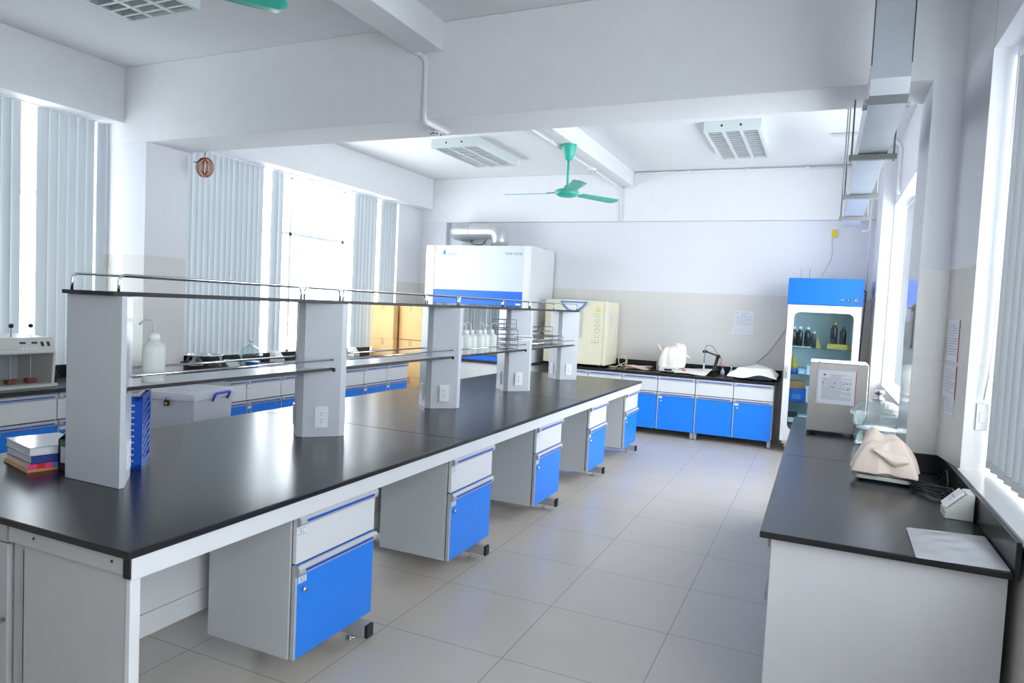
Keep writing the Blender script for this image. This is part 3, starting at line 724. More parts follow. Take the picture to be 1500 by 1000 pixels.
# plastic bag
t = thing('plastic_bag', 'clear plastic zip bag lying at the near corner of the right worktop', 'bag', (0, 0, H))
c0, c1, c2, c3 = Vector((.345, 2.715, 0)), Vector((.622, 2.735, 0)), Vector((.622, 3.14, 0)), Vector((.352, 3.10, 0))
def bag(u, v, top=1):
    p = (c0*(1-u)+c1*u)*(1-v)+(c3*(1-u)+c2*u)*v
    e = max(0, 4*u*(1-u))**.5*max(0, 4*v*(1-v))**.5
    z = .003+top*(.012*e+.003*math.sin(14*u+6*v)*e+.002*math.sin(23*v-9*u)*e)
    return (p.x, p.y, z+.001)
b = MB(PLAST); b.grid(lambda u, v: bag(u, v, 1), 22, 22); b.grid(lambda u, v: bag(u, v, 0), 4, 4); b.build('film', t, subd=1)
b = MB(PAPER); b.grid(lambda u, v: Vector(bag(.12+.76*u, .12+.7*v, .45)), 8, 8); b.build('white_content', t, subd=1)
b = MB(OUTW); b.tube([tuple(c3*(1-u)+c2*u+Vector((0, -.012, .006))) for u in (0.02, .98)], .0022, 6); b.build('zip_strip', t)

# ------------------------------------------------------------------ reagent fridge cabinet
FX0, FX1, FY0, FY1 = -.395, .41, 9.05, 9.62
t = thing('reagent_cabinet', 'tall white reagent cabinet with a blue top and a glass door', 'cabinet', (0, 0, 0))
b = MB(WHITE)
b.box(FX0, FX0+.03, FY0+.03, FY1, .12, 1.835); b.box(FX1-.03, FX1, FY0+.03, FY1, .12, 1.835); b.box(FX0, FX1, FY1-.02, FY1, .12, 1.835); b.box(FX0, FX1, FY0+.03, FY1, .12, .16); b.box(FX0, FX1, FY0+.03, FY1, 1.80, 1.835)
b.build('carcass', t, .003)
b = MB(HBLUE); b.box(FX0-.012, FX1+.005, FY0-.005, FY1, 1.838, 2.155); tp = b.build('blue_top', t, .004); tp['label'] = 'bright blue top housing'
for xx, m in ((.196, GREEN), (.272, DARKINK), (.348, LED_R)):
    b = MB([CHROME, m]); b.cyl((xx, FY0-.005, 1.906), (xx, FY0-.014, 1.906), .019, 18, 0); b.cyl((xx, FY0-.0135, 1.906), (xx, FY0-.02, 1.906), .012, 16, 1); b.build('indicator_lamp', tp)
b = MB(WHITE); frame_ring(b, FX0, FX1, .16, 1.832, rrect(-.32, .335, .30, 1.745, .07, 6), FY0, FY0+.028); dr = b.build('door', t)
b = MB(DPANE); b.box(-.33, .345, FY0+.012, FY0+.016, .29, 1.755); b.build('door_glass', dr)
b = MB(RAIL); b.box(FX0+.012, FX0+.05, FY0-.006, FY0, .92, 1.08); b.build('handle_plate', dr, .004)
b = MB(CHROME); b.tube(fillet([(FX0+.03, FY0, .95), (FX0+.03, FY0-.03, .95), (FX0+.03, FY0-.03, 1.05), (FX0+.03, FY0, 1.05)], .015), .006, 8); b.build('handle', dr)
SHZ = [1.315, .985, .645, .36]
for zz in SHZ:
    b = MB(DPANE); b.box(FX0+.032, FX1-.032, FY0+.06, FY1-.03, zz-.007, zz); b.build('glass_shelf', t)
for xx in (FX0+.07, FX1-.07):
    for yy in (FY0+.08, FY1-.08):
        b = MB([STEEL, RED]); b.box(xx-.02, xx+.02, yy-.02, yy+.02, .075, .12, 0)
        b.M = Matrix.Translation((xx, yy, .04)) @ Matrix.Rotation(PI/2, 4, 'Y'); b.lathe([(0, -.014), (.034, -.014), (.04, -.01), (.04, .01), (.034, .014), (0, .014)], seg=20, mi=1); b.build('caster', t)
for xx in (-.29, -.19):
    b = MB(STEEL); b.cyl((xx, FY1-.05, 2.155), (xx, FY1-.05, 2.30), .004, 6); b.build('top_rod', t)
def bottle(label, x, y, z, r, hb, glass, capm, group='bottles in the reagent cabinet'):
    t = thing('reagent_bottle', label, 'bottle', (x, y, z), 0, group)
    b = MB(glass); b.lathe([(0, 0), (r, 0), (r, hb*.66), (r*.85, hb*.75), (r*.45, hb*.84), (r*.45, hb*.92), (0, hb*.92)], seg=20); b.build('body', t)
    b = MB(capm); b.lathe([(0, hb*.86), (r*.62, hb*.86), (r*.62, hb), (0, hb)], seg=18); b.build('cap', t)
zz = SHZ[0]
for i, (x, lab) in enumerate(((-.315, 'first'), (-.245, 'second'), (-.160, 'third'))):
    bottle('dark bottle with a white cap, %s from the left on the top cabinet shelf' % lab, x, FY0+.14+.02*i, zz+.012, .037, .24, AMBER, OUTW)
bottle('smoke coloured bottle with a clear stopper behind the white capped bottles', -.09, FY0+.22, zz+.001, .034, .20, mat('smoked_glass', srgb(90, 84, 92), .15, coat=.4), CREAMD)
b = MB(OUTW); b.box(-.36, -.11, FY0+.09, FY0+.28, zz, zz+.012); tag(b.build('bottle_tray', bevel=.002), 'flat white tray under the dark bottles in the reagent cabinet', 'tray')
t = thing('folded_card', 'pale yellow folded card beside the bottles in the reagent cabinet', 'card', (-.05, FY0+.13, zz), 0)
b = MB(MUST); b.prism([(0, 0), (.055, 0), (.0, .14)], 0, .01, 'y'); b.build('card_body', t)
b = MB(MUST); b.box(.065, .33, FY0+.09, FY0+.25, zz, zz+.062); tag(b.build('bottle_box', bevel=.003), 'yellow box tray carrying two bottles in the reagent cabinet', 'box')
bottle('dark bottle with a yellow dispenser head on the yellow box', .135, FY0+.17, zz+.062, .04, .265, AMBER, MUST)
bottle('dark bottle with a green cap on the yellow box', .235, FY0+.17, zz+.062, .038, .22, AMBER, GREEN)
zz = SHZ[1]
t = thing('plastic_pouch', 'yellow and blue tied plastic pouch on the second cabinet shelf', 'pouch', (-.30, FY0+.15, zz), 0)
b = MB([MUST, DBLUE]); b.lathe([(0, .05), (.062, .055), (.058, .10), (.03, .18), (.012, .205), (.02, .23), (0, .232)], seg=16, mi=0); b.lathe([(0, 0), (.06, .0), (.066, .03), (.062, .055), (0, .055)], seg=16, mi=1); b.build('pouch_body', t)
def carton(label, x0, x1, y0, y1, z0, z1, m, stripe=None):
    t = thing('carton', label, 'box', ((x0+x1)/2, (y0+y1)/2, z0), 0, 'cartons in the reagent cabinet')
    w, d, hh = (x1-x0)/2, (y1-y0)/2, z1-z0
    b = MB(m); b.box(-w, w, -d, d, 0, hh*.78); b.build('carton_body', t)
    b = MB(m); b.box(-w-.002, w+.002, -d-.002, d+.002, hh*.78, hh); b.build('lid', t)
    if stripe: b = MB(stripe); b.box(-w*.6, w*.5, -d-.003, -d-.0005, hh*.2, hh*.62); b.build('print_panel', t)
carton('pale blue carton on the second cabinet shelf by the pouch', -.24, -.15, FY0+.10, FY0+.24, zz, zz+.07, mat('pale_blue_card', srgb(170, 190, 225), .6), OUTW)
carton('white carton with dark print on the second cabinet shelf', -.14, .06, FY0+.10, FY0+.26, zz, zz+.11, OUTW, DARKINK)
zz = SHZ[2]
carton('bright blue carton at the front of the third cabinet shelf', -.33, -.14, FY0+.08, FY0+.22, zz, zz+.15, DBLUE, LOGOB)
carton('orange brown carton behind the blue one on the third cabinet shelf', -.33, -.16, FY0+.25, FY0+.40, zz, zz+.24, ORANGE)
carton('white carton with blue print on the third cabinet shelf', -.13, .06, FY0+.10, FY0+.26, zz, zz+.20, OUTW, LOGOB)
zz = SHZ[3]
carton('white flat carton on the lowest cabinet shelf', -.20, .05, FY0+.08, FY0+.26, zz, zz+.12, OUTW)
carton('dark carton with white marks on the lowest cabinet shelf', -.34, -.22, FY0+.08, FY0+.22, zz, zz+.14, DARKINK, OUTW)
t = thing('power_cord', 'black cord hanging down the right side of the reagent cabinet', 'cord', (0, 0, 0))
b = MB(BLKP); b.tube(fillet([(FX1+.0, 9.3, 2.03), (FX1+.045, 9.3, 2.03), (FX1+.035, 9.32, 1.7), (FX1+.02, 9.35, 1.1), (FX1+.02, 9.4, .3)], .03), .006, 7); b.build('cable', t)
t = thing('wall_cable', 'thin grey cable slanting up the back wall to the reagent cabinet', 'cable', (0, 0, 0))
b = MB(STEEL); b.tube([(-.79, YB-.01, 1.035), (-.66, YB-.01, 1.17), (-.52, YB-.01, 1.38), (-.42, YB-.01, 1.56), (-.36, YB-.01, 1.75)], .0045, 6); b.build('cable_run', t)
t = thing('wall_cable', 'thin cable with a yellow connector dropping from the duct end to the reagent cabinet', 'cable', (0, 0, 0))
b = MB(CREAMD); b.tube(fillet([(.10, YB-.02, 2.84), (.04, YB-.02, 2.70), (.07, YB-.02, 2.5), (-.02, YB-.02, 2.3), (-.06, 9.8, 2.18)], .1), .005, 6); b.build('cable_run', t)
b = MB(YELL); b.box(.04, .10, YB-.035, YB-.005, 2.74, 2.84); b.build('connector', t, .004)

# ------------------------------------------------------------------ back worktop things
t = thing('drying_oven', 'cream drying oven with a blue handle on the back worktop', 'oven', (-3.65, 9.25, H), 0)
W_, D_, HH = .925, .60, .93
b = MB(CREAM); b.box(.01, W_, .07, D_, .03, HH-.01); b.build('body', t, .012)
b = MB(CREAM); b.prism(rrect(0, W_-.05, .03, HH, .025), 0, .066, 'y'); dr = b.build('door', t, .01)
b = MB(CREAM); b.box(W_-.048, W_, .0, .07, .03, HH-.004); b.build('side_bezel', t, .01)
b = MB(BLKP); b.box(.002, W_-.052, .0655, .071, .035, HH-.006); b.build('door_seal', t)
outer = [(.23, HH-.02), (.63, HH-.02), (.60, HH-.07), (.52, HH-.15), (.44, HH-.175), (.36, HH-.16), (.28, HH-.10)]
inner = [(.265, HH-.04), (.595, HH-.04), (.565, HH-.08), (.50, HH-.128), (.44, HH-.148), (.37, HH-.135), (.305, HH-.09)]
b = MB(mat('handle_blue', srgb(84, 134, 176), .4)); n = len(outer)
for i in range(n):
    j = (i+1) % n; b.prism([outer[i], outer[j], inner[j], inner[i]], -.022, 0, 'y')
b.build('handle_frame', dr)
b = MB(OUTW); b.prism(inner, -.006, 0, 'y'); b.build('handle_recess', dr)
b = MB(RAIL); b.box(.545, .560, -.012, 0, .40, .78); b.build('vent_strip', dr)
b = MB(YELL); b.prism([(.765, HH-.115), (.815, HH-.115), (.79, HH-.075)], -.0015, 0, 'y'); b.box(.755, .825, -.0012, 0, HH-.15, HH-.13); b.build('warning_sticker', dr)
text_mesh('Ecocell', .155, DSTEEL, 'lettering', dr, Matrix.Translation((.775, -.001, .545)) @ FACE_NEGY @ Matrix.Rotation(PI/2, 4, 'Z'), thin=.005)
for xx in (.06, W_-.1):
    for yy in (.1, D_-.06): b = MB(BLKP); b.cyl((xx, yy, 0), (xx, yy, .035), .022, 12); b.build('foot', t)
t = thing('power_cord', 'beige cord looped on the back worktop right of the cream oven', 'cord', (0, 0, H))
b = MB(CREAM); b.tube([(-2.60+.07*math.cos(a)*(1-.1*k/40), 9.72+.05*math.sin(a*.7), .085+.075*math.sin(a)) for k, a in enumerate([i*.32 for i in range(40)])] + [(-2.66, 9.6, .006), (-2.75, 9.55, .006)], .006, 6); b.build('cable', t)
t = thing('folded_cloth', 'pink folded cloth lying on the back worktop', 'cloth', (-2.33, 9.58, H), R(-4))
def fold(k):
    return lambda u, v: ((u-.5)*(.34-.02*k)+.02*k*(v-.5)+.012*math.sin(7*v+k), (v-.5)*(.30-.02*k)+.01*math.sin(5*u+2*k), .008+.017*k+.012*math.sin(3*u+2*v+k)*math.sin(PI*u)+.012*math.sin(PI*u)*math.sin(PI*v))
b = MB(CLOTHP)
for k in range(3): b.grid(fold(k), 10, 10)
b.build('cloth_layers', t, solid=.008, subd=1)
# shrouded balance
t = thing('balance', 'small balance under a crumpled cream cover on the back worktop', 'balance', (-1.86, 9.50, H), 0)
b = MB(CREAMD); b.prism(rrect(-.13, .13, -.17, .14, .02), .018, .075); b.build('base', t, .005)
b = MB(BLKP); b.box(-.05, .05, -.172, -.169, .03, .055); b.build('display', t)
for xx in (-.1, 0, .1): b = MB(BLKP); b.cyl((xx, -.13, 0), (xx, -.13, .02), .012, 10); b.build('foot', t)
def shroud(u, v):
    a = 2*PI*u; zz = v
    fl = 1+.10*math.sin(5*a+.6)*(1-.3*zz)+.07*math.sin(9*a+2+3*zz)+.04*math.sin(15*a+5*zz)
    r = (.165*(1-zz)+.12*zz)*(1+.18*math.sin(PI*zz))*fl
    if zz > .93: r *= (1-zz)/.07
    return (r*math.cos(a)+.04*zz, r*.85*math.sin(a), .07+.30*zz**.9+.03*math.cos(a-.5)*zz+.012*math.sin(7*a)*zz)
b = MB(mat('cream_satin', srgb(240, 232, 222), .55, bump=.1, scale=60)); b.grid(shroud, 48, 16); o = b.build('cover', t, solid=.004, subd=1)
b = MB(MATS['cream_satin']); b.grid(lambda u, v: (.10+.17*u, .02-.10*v*(1-u)+.02*math.sin(5*u), .30-.10*u*u-.09*v*(1-u)), 8, 6); b.grid(lambda u, v: (-.09-.12*u*(1-.2*v), .06-.12*v*u*.6-.02*v, .26+.12*u-.10*v*(1-u*.9)), 8, 6); b.build('cover_corner', o, solid=.004, subd=1)
t = thing('small_case', 'small grey case behind the shrouded balance', 'case', (-2.08, 9.60, H), 0)
b = MB(SAGE); b.box(0, .08, 0, .12, 0, .12); b.build('case_body', t, .006)
b = MB(RED); b.cyl((-1.66, 9.40, H), (-1.66, 9.40, H+.05), .022, 16); tag(b.build('red_stopper', bevel=.003), 'small red stopper standing beside the shrouded balance', 'stopper')
t = thing('flat_cloth', 'flat white cloth spread on the back worktop left of the black arm', 'cloth', (-1.53, 9.50, H), 0)
b = MB(CLOTHW); b.grid(lambda u, v: ((u-.5)*.42+.08*(v-.5)+.03*u*v, (v-.5)*.42, .012+.05*v+.03*math.sin(PI*v)*u+.008*math.sin(5*u+4*v)), 12, 12); b.build('cloth_sheet', t, solid=.004, subd=1)
t = thing('electrode_arm', 'black jointed electrode arm with a blue probe on the back worktop', 'electrode arm', (-1.30, 9.52, H), 0)
b = MB(BLKP); b.prism(rrect(-.07, .07, -.06, .06, .02), 0, .025); b.build('base', t, .004)
b = MB(BLKP); b.tube([(0, 0, .02), (.01, 0, .06), (.055, .0, .255)], .022, 12); b.build('lower_arm', t)
for dy in (-.016, .016):
    b = MB(BLKP); b.tube([(.06, dy, .262), (-.10, dy, .315)], .009, 8); b.build('upper_arm', t)
b = MB(BLKP); b.M = Matrix.Translation((.058, 0, .258)) @ Matrix.Rotation(PI/2, 4, 'X'); b.lathe([(0, -.03), (.026, -.03), (.026, .03), (0, .03)], seg=18); b.build('joint', t)
b = MB(BLKP); b.box(-.145, -.09, -.028, .028, .295, .33); b.build('probe_clip', t, .004)
b = MB([LOGOB, CREAMD]); b.cyl((-.115, -.03, .34), (-.117, -.03, .16), .006, 8, 0); b.cyl((-.117, -.03, .16), (-.118, -.03, .05), .011, 10, 1); b.build('probe', t)
b = MB(BLKP); b.tube(fillet([(-.115, -.03, .34), (-.10, -.02, .40), (-.02, 0, .40), (.03, .02, .30), (.11, .03, .22), (.08, .04, .14), (.05, .05, .10)], .06), .0035, 6); b.build('probe_cable', t)
for x, y, lab, cm in ((-1.185, 9.60, 'left of the two small clear dropper bottles beside the black arm', RED), (-1.075, 9.62, 'right of the two small clear dropper bottles beside the black arm', CHROME)):
    t = thing('dropper_bottle', lab, 'bottle', (x, y, H), 0, 'dropper bottles beside the electrode arm')
    b = MB(mat('pale_glass_%d' % (x*-1000), (.55, .60, .66, 1), .1)); b.lathe([(0, 0), (.028, 0), (.028, .06), (.012, .085), (.012, .10), (0, .10)], seg=20); b.build('body', t)
    b = MB(cm); b.lathe([(0, .098), (.013, .098), (.012, .12), (.005, .145), (0, .147)], seg=14); b.build('cap', t)
t = thing('covered_instrument', 'flat dark instrument under a white cloth at the right end of the back worktop', 'instrument', (-.755, 9.52, H), 0)
b = MB(mat('dark_teal_case', srgb(40, 60, 66), .4)); b.prism(rrect(-.24, .23, -.27, .20, .03), .012, .07); b.build('case', t, .006)
for sx in (-.2, .19):
    for s2 in (-.22, .16): b = MB(BLKP); b.cyl((sx, s2, 0), (sx, s2, .014), .015, 10); b.build('foot', t)
def sheet(u, v):
    x, y = (u-.5)*2, (v-.5)*2; rim = max(abs(x), abs(y)); a = math.atan2(y, x)
    k = max(0, (rim-.72)/.28)
    sx = .275*x*(1+.03*math.sin(5*a)*k)+(-.05 if (x < -.9 and y < -.5) else 0); sy_ = .285*y*(1+.03*math.sin(7*a+1)*k)
    zt = .165-.03*abs(x)+.012*math.sin(4*x+2*y)
    return (sx, sy_-.02, zt*(1-k**1.3)+(.045+.025*math.sin(4*a+.5))*k**1.3 if k > 0 else zt)
b = MB(CLOTHW); b.grid(sheet, 28, 28); b.build('cloth_cover', t, solid=.004, subd=1)

# ------------------------------------------------------------------ fume hood
HX0, HX1, HY = -5.53, -3.80, 9.0
t = thing('fume_hood', 'tall white fume hood with a blue sash band against the back wall', 'fume hood', (0, 0, 0))
b = MB(WHITE); b.box(HX0, HX1, HY+.02, 9.82, 0, .80); b.build('base_cabinet', t, .004)
b = MB(BLKP); b.box(HX0+.01, HX1-.01, HY-.02, 9.8, .80, .835); b.build('work_surface', t, .003)
b = MB(HBLUE); b.box(-5.385, -3.92, HY-.015, HY+.03, .838, .905); b.build('front_airfoil', t, .003)
b = MB(WHITE); b.box(HX1-.02, HX1, HY, 9.90, .835, 2.51); b.build('side_panel', t, .003)
b = MB(WHITE); b.box(HX0, HX0+.02, HY, 9.90, .835, 2.51); b.build('side_panel', t, .003)
b = MB(WHITE); b.box(HX1-.115, HX1-.02, HY, HY+.12, .835, 2.51); b.build('front_pillar', t, .003)
b = MB(WHITE); b.box(HX0+.02, HX0+.145, HY, HY+.12, .835, 2.51); b.build('front_pillar', t, .003)
b = MB(mat('hood_white', (.62, .67, .685, 1), .3)); b.box(-5.385, -3.915, HY+.01, HY+.05, 1.855, 2.51); hp = b.build('front_panel', t, .003)
b = MB(WHITE); b.box(HX0+.02, HX1-.02, HY+.05, 9.90, 2.47, 2.508); b.build('top_panel', t, .003)
b = MB(HBLUE); b.box(-5.385, -3.915, HY+.012, HY+.045, 1.65, 1.853); sb = b.build('sash_band', t, .002); sb['label'] = 'bright blue sash band'
b = MB(OUTW); b.box(-4.02, -3.94, HY+.009, HY+.0125, 1.665, 1.69); b.build('label_plate', sb)
b = MB(DUSKY); b.box(HX0+.03, HX1-.03, 9.70, 9.72, .84, 2.3); b.box(HX0+.03, HX1-.03, 9.69, 9.70, 1.45, 1.46); b.build('baffle', t)
b = MB(PANE); b.box(-5.38, -3.92, HY+.055, HY+.06, 1.25, 1.66); b.build('sash_glass', t)
for k in range(9):
    x = -4.86+.09*k+random.uniform(-.02, .02)
    b = MB(OUTW); b.cyl((x, 9.25+random.uniform(-.05, .1), .84), (x, 9.25, 1.72), .005, 6); b.build('glass_rod', t)
b = MB(LOGOB); b.prism([(-5.24, 2.375), (-5.195, 2.375), (-5.195, 2.42), (-5.2175, 2.445), (-5.24, 2.42)], HY+.007, HY+.0105, 'y'); b.build('logo_mark', hp)
text_mesh('euLab', .062, mat('logo_grey', srgb(105, 140, 160), .5), 'logo_lettering', hp, Matrix.Translation((-5.075, HY+.0095, 2.39)) @ FACE_NEGY)
text_mesh('FUME HOOD', .046, mat('print_slate', srgb(95, 115, 150), .5), 'lettering', hp, Matrix.Translation((-4.08, HY+.0095, 2.395)) @ FACE_NEGY)
b = MB(BLKP); b.box(-3.92, -3.87, 9.62, 9.72, 2.51, 2.53); b.build('cable_gland', t)
t = thing('exhaust_pipe', 'thick silver exhaust pipe from the hood top into the back wall', 'pipe', (0, 0, 0))
b = MB(SILVER); b.tube(fillet([(-4.515, 9.42, 2.51), (-4.515, 9.42, 2.765), (-5.30, 9.42, 2.765), (-5.30, YB-.005, 2.765)], .17, 8), .124, 28); b.build('pipe_run', t)
b = MB(RAIL); b.M = Matrix.Translation((-5.0, 9.42, 2.764)) @ Matrix.Rotation(PI/2, 4, 'Y'); b.lathe([(.1235, -.008), (.128, -.008), (.128, .008), (.1235, .008)], seg=28, cap=False); b.build('pipe_band', t)
b = MB(GREYP); b.box(-5.42, -5.0, YB-.012, YB, 2.46, 2.93); b.build('wall_flange', t, .003)
b = MB(BLKP); b.tube(fillet([(-5.0, 9.42, 2.64), (-4.98, 9.42, 2.57), (-4.85, 9.5, 2.56), (-4.82, 9.6, 2.66)], .05), .006, 6); b.build('hanging_wire', t)

# ------------------------------------------------------------------ cardboard boxes
def card_box(label, x0, x1, y0, y1, z0, z1):
    t = thing('cardboard_box', label, 'box', ((x0+x1)/2, (y0+y1)/2, z0), R(random.uniform(-1.5, 1.5)), 'cardboard boxes by the fume hood')
    w, d, hh = (x1-x0)/2, (y1-y0)/2, z1-z0
    b = MB(CARD); b.box(-w, w, -d, d, 0, hh-.004); b.build('carton_body', t, .006)
    b = MB(CARD); b.box(-w, w, -d, -.003, hh-.004, hh); b.box(-w, w, .003, d, hh-.004, hh); b.build('top_flap', t)
    b = MB(TAPE); b.box(-.025, .025, -d-.001, d+.001, hh, hh+.001); b.box(-.025, .025, -d-.0012, -d-.0002, hh-.09, hh); b.build('packing_tape', t)
zs = [0, .54, 1.09, 1.60]
for k, nm in enumerate(('bottom', 'middle', 'top')):
    card_box('%s cardboard box of the left stack past the farther left worktop' % nm, -6.07, -5.70, 8.45, 8.86, zs[k], zs[k+1])
    card_box('%s cardboard box of the right stack, against the fume hood' % nm, -5.68+.01, -5.28, 8.55, 8.95, zs[k], zs[k+1]-.005*k)

# ------------------------------------------------------------------ left worktop things
t = thing('jar_tester', 'white jar test stirrer machine with two paddles on the left worktop', 'stirrer machine', (-5.98, 2.62, H), 0)
Dx, Wy = .48, .86
b = MB(CREAMD); b.box(0, Dx+.02, 0, Wy, .0, .025); b.build('base_plate', t, .004)
b = MB(CREAMD); b.prism([(0, .02), (Dx-.03, .02), (Dx-.005, .26), (Dx-.06, .385), (0, .39)], Wy-.022, Wy, 'y'); b.build('side_panel', t, .003)
b = MB(CREAMD); b.prism([(0, .02), (Dx-.03, .02), (Dx-.005, .26), (Dx-.06, .385), (0, .39)], 0, .022, 'y'); b.build('side_panel', t, .003)
b = MB(mat('white_back_panel', (.66, .68, .76, 1), .25)); b.box(.0, .012, .02, Wy-.02, .02, .39); b.build('back_panel', t)
b = MB(CREAMD); b.prism([(.012, .27), (Dx-.01, .262), (Dx-.004, .275), (Dx-.062, .385), (.012, .39)], .02, Wy-.02, 'y'); hd = b.build('control_head', t, .003)
def onface(nm, y0, y1, z0, z1, m):   # small pads on the sloping control face
    x = lambda z: Dx-.004-.058*((z-.275)/.11)
    k = MB(m); k.prism([(x(z0)-.002, z0), (x(z0)+.0035, z0), (x(z1)+.0035, z1), (x(z1)-.002, z1)], y0, y1, 'y'); k.build(nm, hd)
for y in (.605, .69): onface('display', y, y+.042, .338, .352, DARKINK)
for y in (.757, .803): onface('rocker_switch', y, y+.021, .318, .352, DARKINK)
for y in (.605, .636, .67, .70): onface('button', y, y+.018, .296, .308, OUTW)
for y in (.44, .49, .53): onface('printed_mark', y, y+.035, .30, .304, STEEL)
for y in (.588, .732):
    b = MB(BLKP); b.lathe([(0, .455), (.014, .458), (.018, .472), (.014, .486), (0, .49)], (.36, y, 0), 14); b.cyl((.36, y, .385), (.36, y, .46), .003, 6); b.build('lift_knob', t)
    b = MB([STEEL, RUST]); b.cyl((.36, y, .06), (.36, y, .27), .004, 8, 0); b.box(.33, .39, y-.035, y+.035, .03, .06, 1); b.build('paddle', t, .002)
t = thing('bench_meter', 'grey green bench instrument right of the stirrer machine, half behind the first post', 'instrument', (-5.92, 3.83, H), 0)
b = MB(SAGE); b.prism([(0, .01), (.36, .01), (.36, .09), (.30, .22), (0, .22)], 0, .30, 'y'); b.build('housing', t, .01)
b = MB(DARKINK); b.box(.36, .362, .05, .14, .03, .075); b.build('display', t)
for xx in (.04, .32):
    for yy in (.04, .26): b = MB(BLKP); b.cyl((xx, yy, 0), (xx, yy, .012), .014, 10); b.build('foot', t)
t = thing('power_cord', 'black and white cables bundled between the stirrer machine and the bench instrument', 'cord', (0, 0, H))
b = MB(BLKP); b.tube([(-5.80+.03*math.sin(a), 3.62+.05*math.cos(a*1.3), .02+.035*abs(math.sin(a*.45))+.02*k/30) for k, a in enumerate([i*.5 for i in range(30)])], .007, 6); b.build('cable', t)
t = thing('water_bath', 'shiny round steel pan of an electric cooker on the farther left worktop', 'cooker', (-5.62, 5.0, H), 0)
b = MB(BLKP); b.lathe([(0, .0), (.12, .0), (.15, .02), (.17, .05), (.17, .06), (0, .06)], seg=32); b.build('black_base', t)
b = MB(CHROME); b.lathe([(0, .062), (.165, .062), (.175, .08), (.175, .165), (.187, .168), (.187, .175), (.165, .175), (.16, .08), (0, .07)], seg=36, cap=False); b.build('steel_pan', t)
for s in (-1, 1): b = MB(BLKP); b.box(-.025, .025, s*.215-.03, s*.215+.03, .10, .118); b.build('side_handle', t, .004)
desiccator('small glass desiccator with deep blue granules on the farther left worktop', -5.55, 5.56, H, .112, .15, .10, DBLUE)
t = thing('bench_meter', 'small grey meter between the steel cooker and the glass desiccator', 'instrument', (-5.70, 5.215, H), R(0))
b = MB(SAGE); b.prism([(0, .0), (.22, .0), (.22, .035), (.13, .10), (0, .10)], 0, .16, 'y'); b.build('housing', t, .005)
b = MB(DARKINK); b.M = Matrix(); b.box(.2205, .2215, .02, .14, .008, .028); b.build('display', t)
t = thing('bench_meter', 'small olive grey meter just left of the glass desiccator', 'instrument', (-5.66, 5.395-.02, H), R(0))
b = MB(mat('olive_grey', srgb(150, 158, 140), .5)); b.box(0, .16, .01, .07, 0, .075); b.build('housing', t, .005)
b = MB(DARKINK); b.box(.1605, .1615, .02, .06, .02, .05); b.build('display', t)
socket_block('wedge socket block on the farther left worktop, right of the glass desiccator', -5.86, 6.35, H, PI/2, .125)
socket_block('wedge socket block near the far end of the left worktop', -5.86, 7.98-.16, H, PI/2, .125)
socket_block('wedge socket block on the farther left worktop, glimpsed past the second post', -5.86, 7.30, H, PI/2, .125)
# plastic bin
t = thing('storage_bin', 'milky plastic storage bin with a lid, padlock and blue handle behind the central bench', 'bin', (-4.903, 4.208, 0), R(14))
wx, wy, hb = .25, .27, .79
b = MB(BIN); k = .88
lo = [(-wx*k, -wy*k), (wx*k, -wy*k), (wx*k, wy*k), (-wx*k, wy*k)]; hi = [(-wx, -wy), (wx, -wy), (wx, wy), (-wx, wy)]
vl = [b.bm.verts.new((x, y, 0)) for x, y in lo]; vh = [b.bm.verts.new((x, y, hb)) for x, y in hi]
b.bm.faces.new(vl)
for i in range(4): b.bm.faces.new((vl[i], vl[(i+1) % 4], vh[(i+1) % 4], vh[i]))
b.build('tub', t, .02, solid=.004)
b = MB(BIN); b.prism(rrect(-wx-.02, wx+.02, -wy-.02, wy+.02, .03), hb+.002, hb+.03); b.box(-wx-.02, wx+.02, -wy-.022, -wy-.014, hb-.03, hb+.004); b.box(wx+.014, wx+.022, -wy-.02, wy+.02, hb-.03, hb+.004)
for q in range(5): b.box(-wx+.06, wx-.06, -wy+.05+q*.10, -wy+.07+q*.10, hb+.03, hb+.036)
b.build('lid', t, .006)
b = MB(mat('violet_blue_plastic', srgb(66, 84, 214), .4))
b.tube(fillet([(wx+.015, -.04, hb-.055), (wx+.045, -.04, hb+.01), (wx+.045, .17, hb+.01), (wx+.015, .17, hb-.055)], .02), .011, 8); b.build('handle', t)
b = MB([BLKP, CHROME, YELL]); b.box(.01, .05, -wy-.042, -wy-.023, hb-.075, hb-.035, 0); b.tube(fillet([(.018, -wy-.032, hb-.036), (.018, -wy-.032, hb-.006), (.042, -wy-.032, hb-.006), (.042, -wy-.032, hb-.036)], .012), .004, 6, 1); b.box(.02, .04, -wy-.0432, -wy-.0418, hb-.065, hb-.047, 2); b.build('padlock', t)
b = MB(mat('pale_pink_content', srgb(226, 176, 186), .8)); b.box(-wx*.8, wx*.8, -wy*.8, wy*.2, .02, .40); b.build('contents', t, .03)

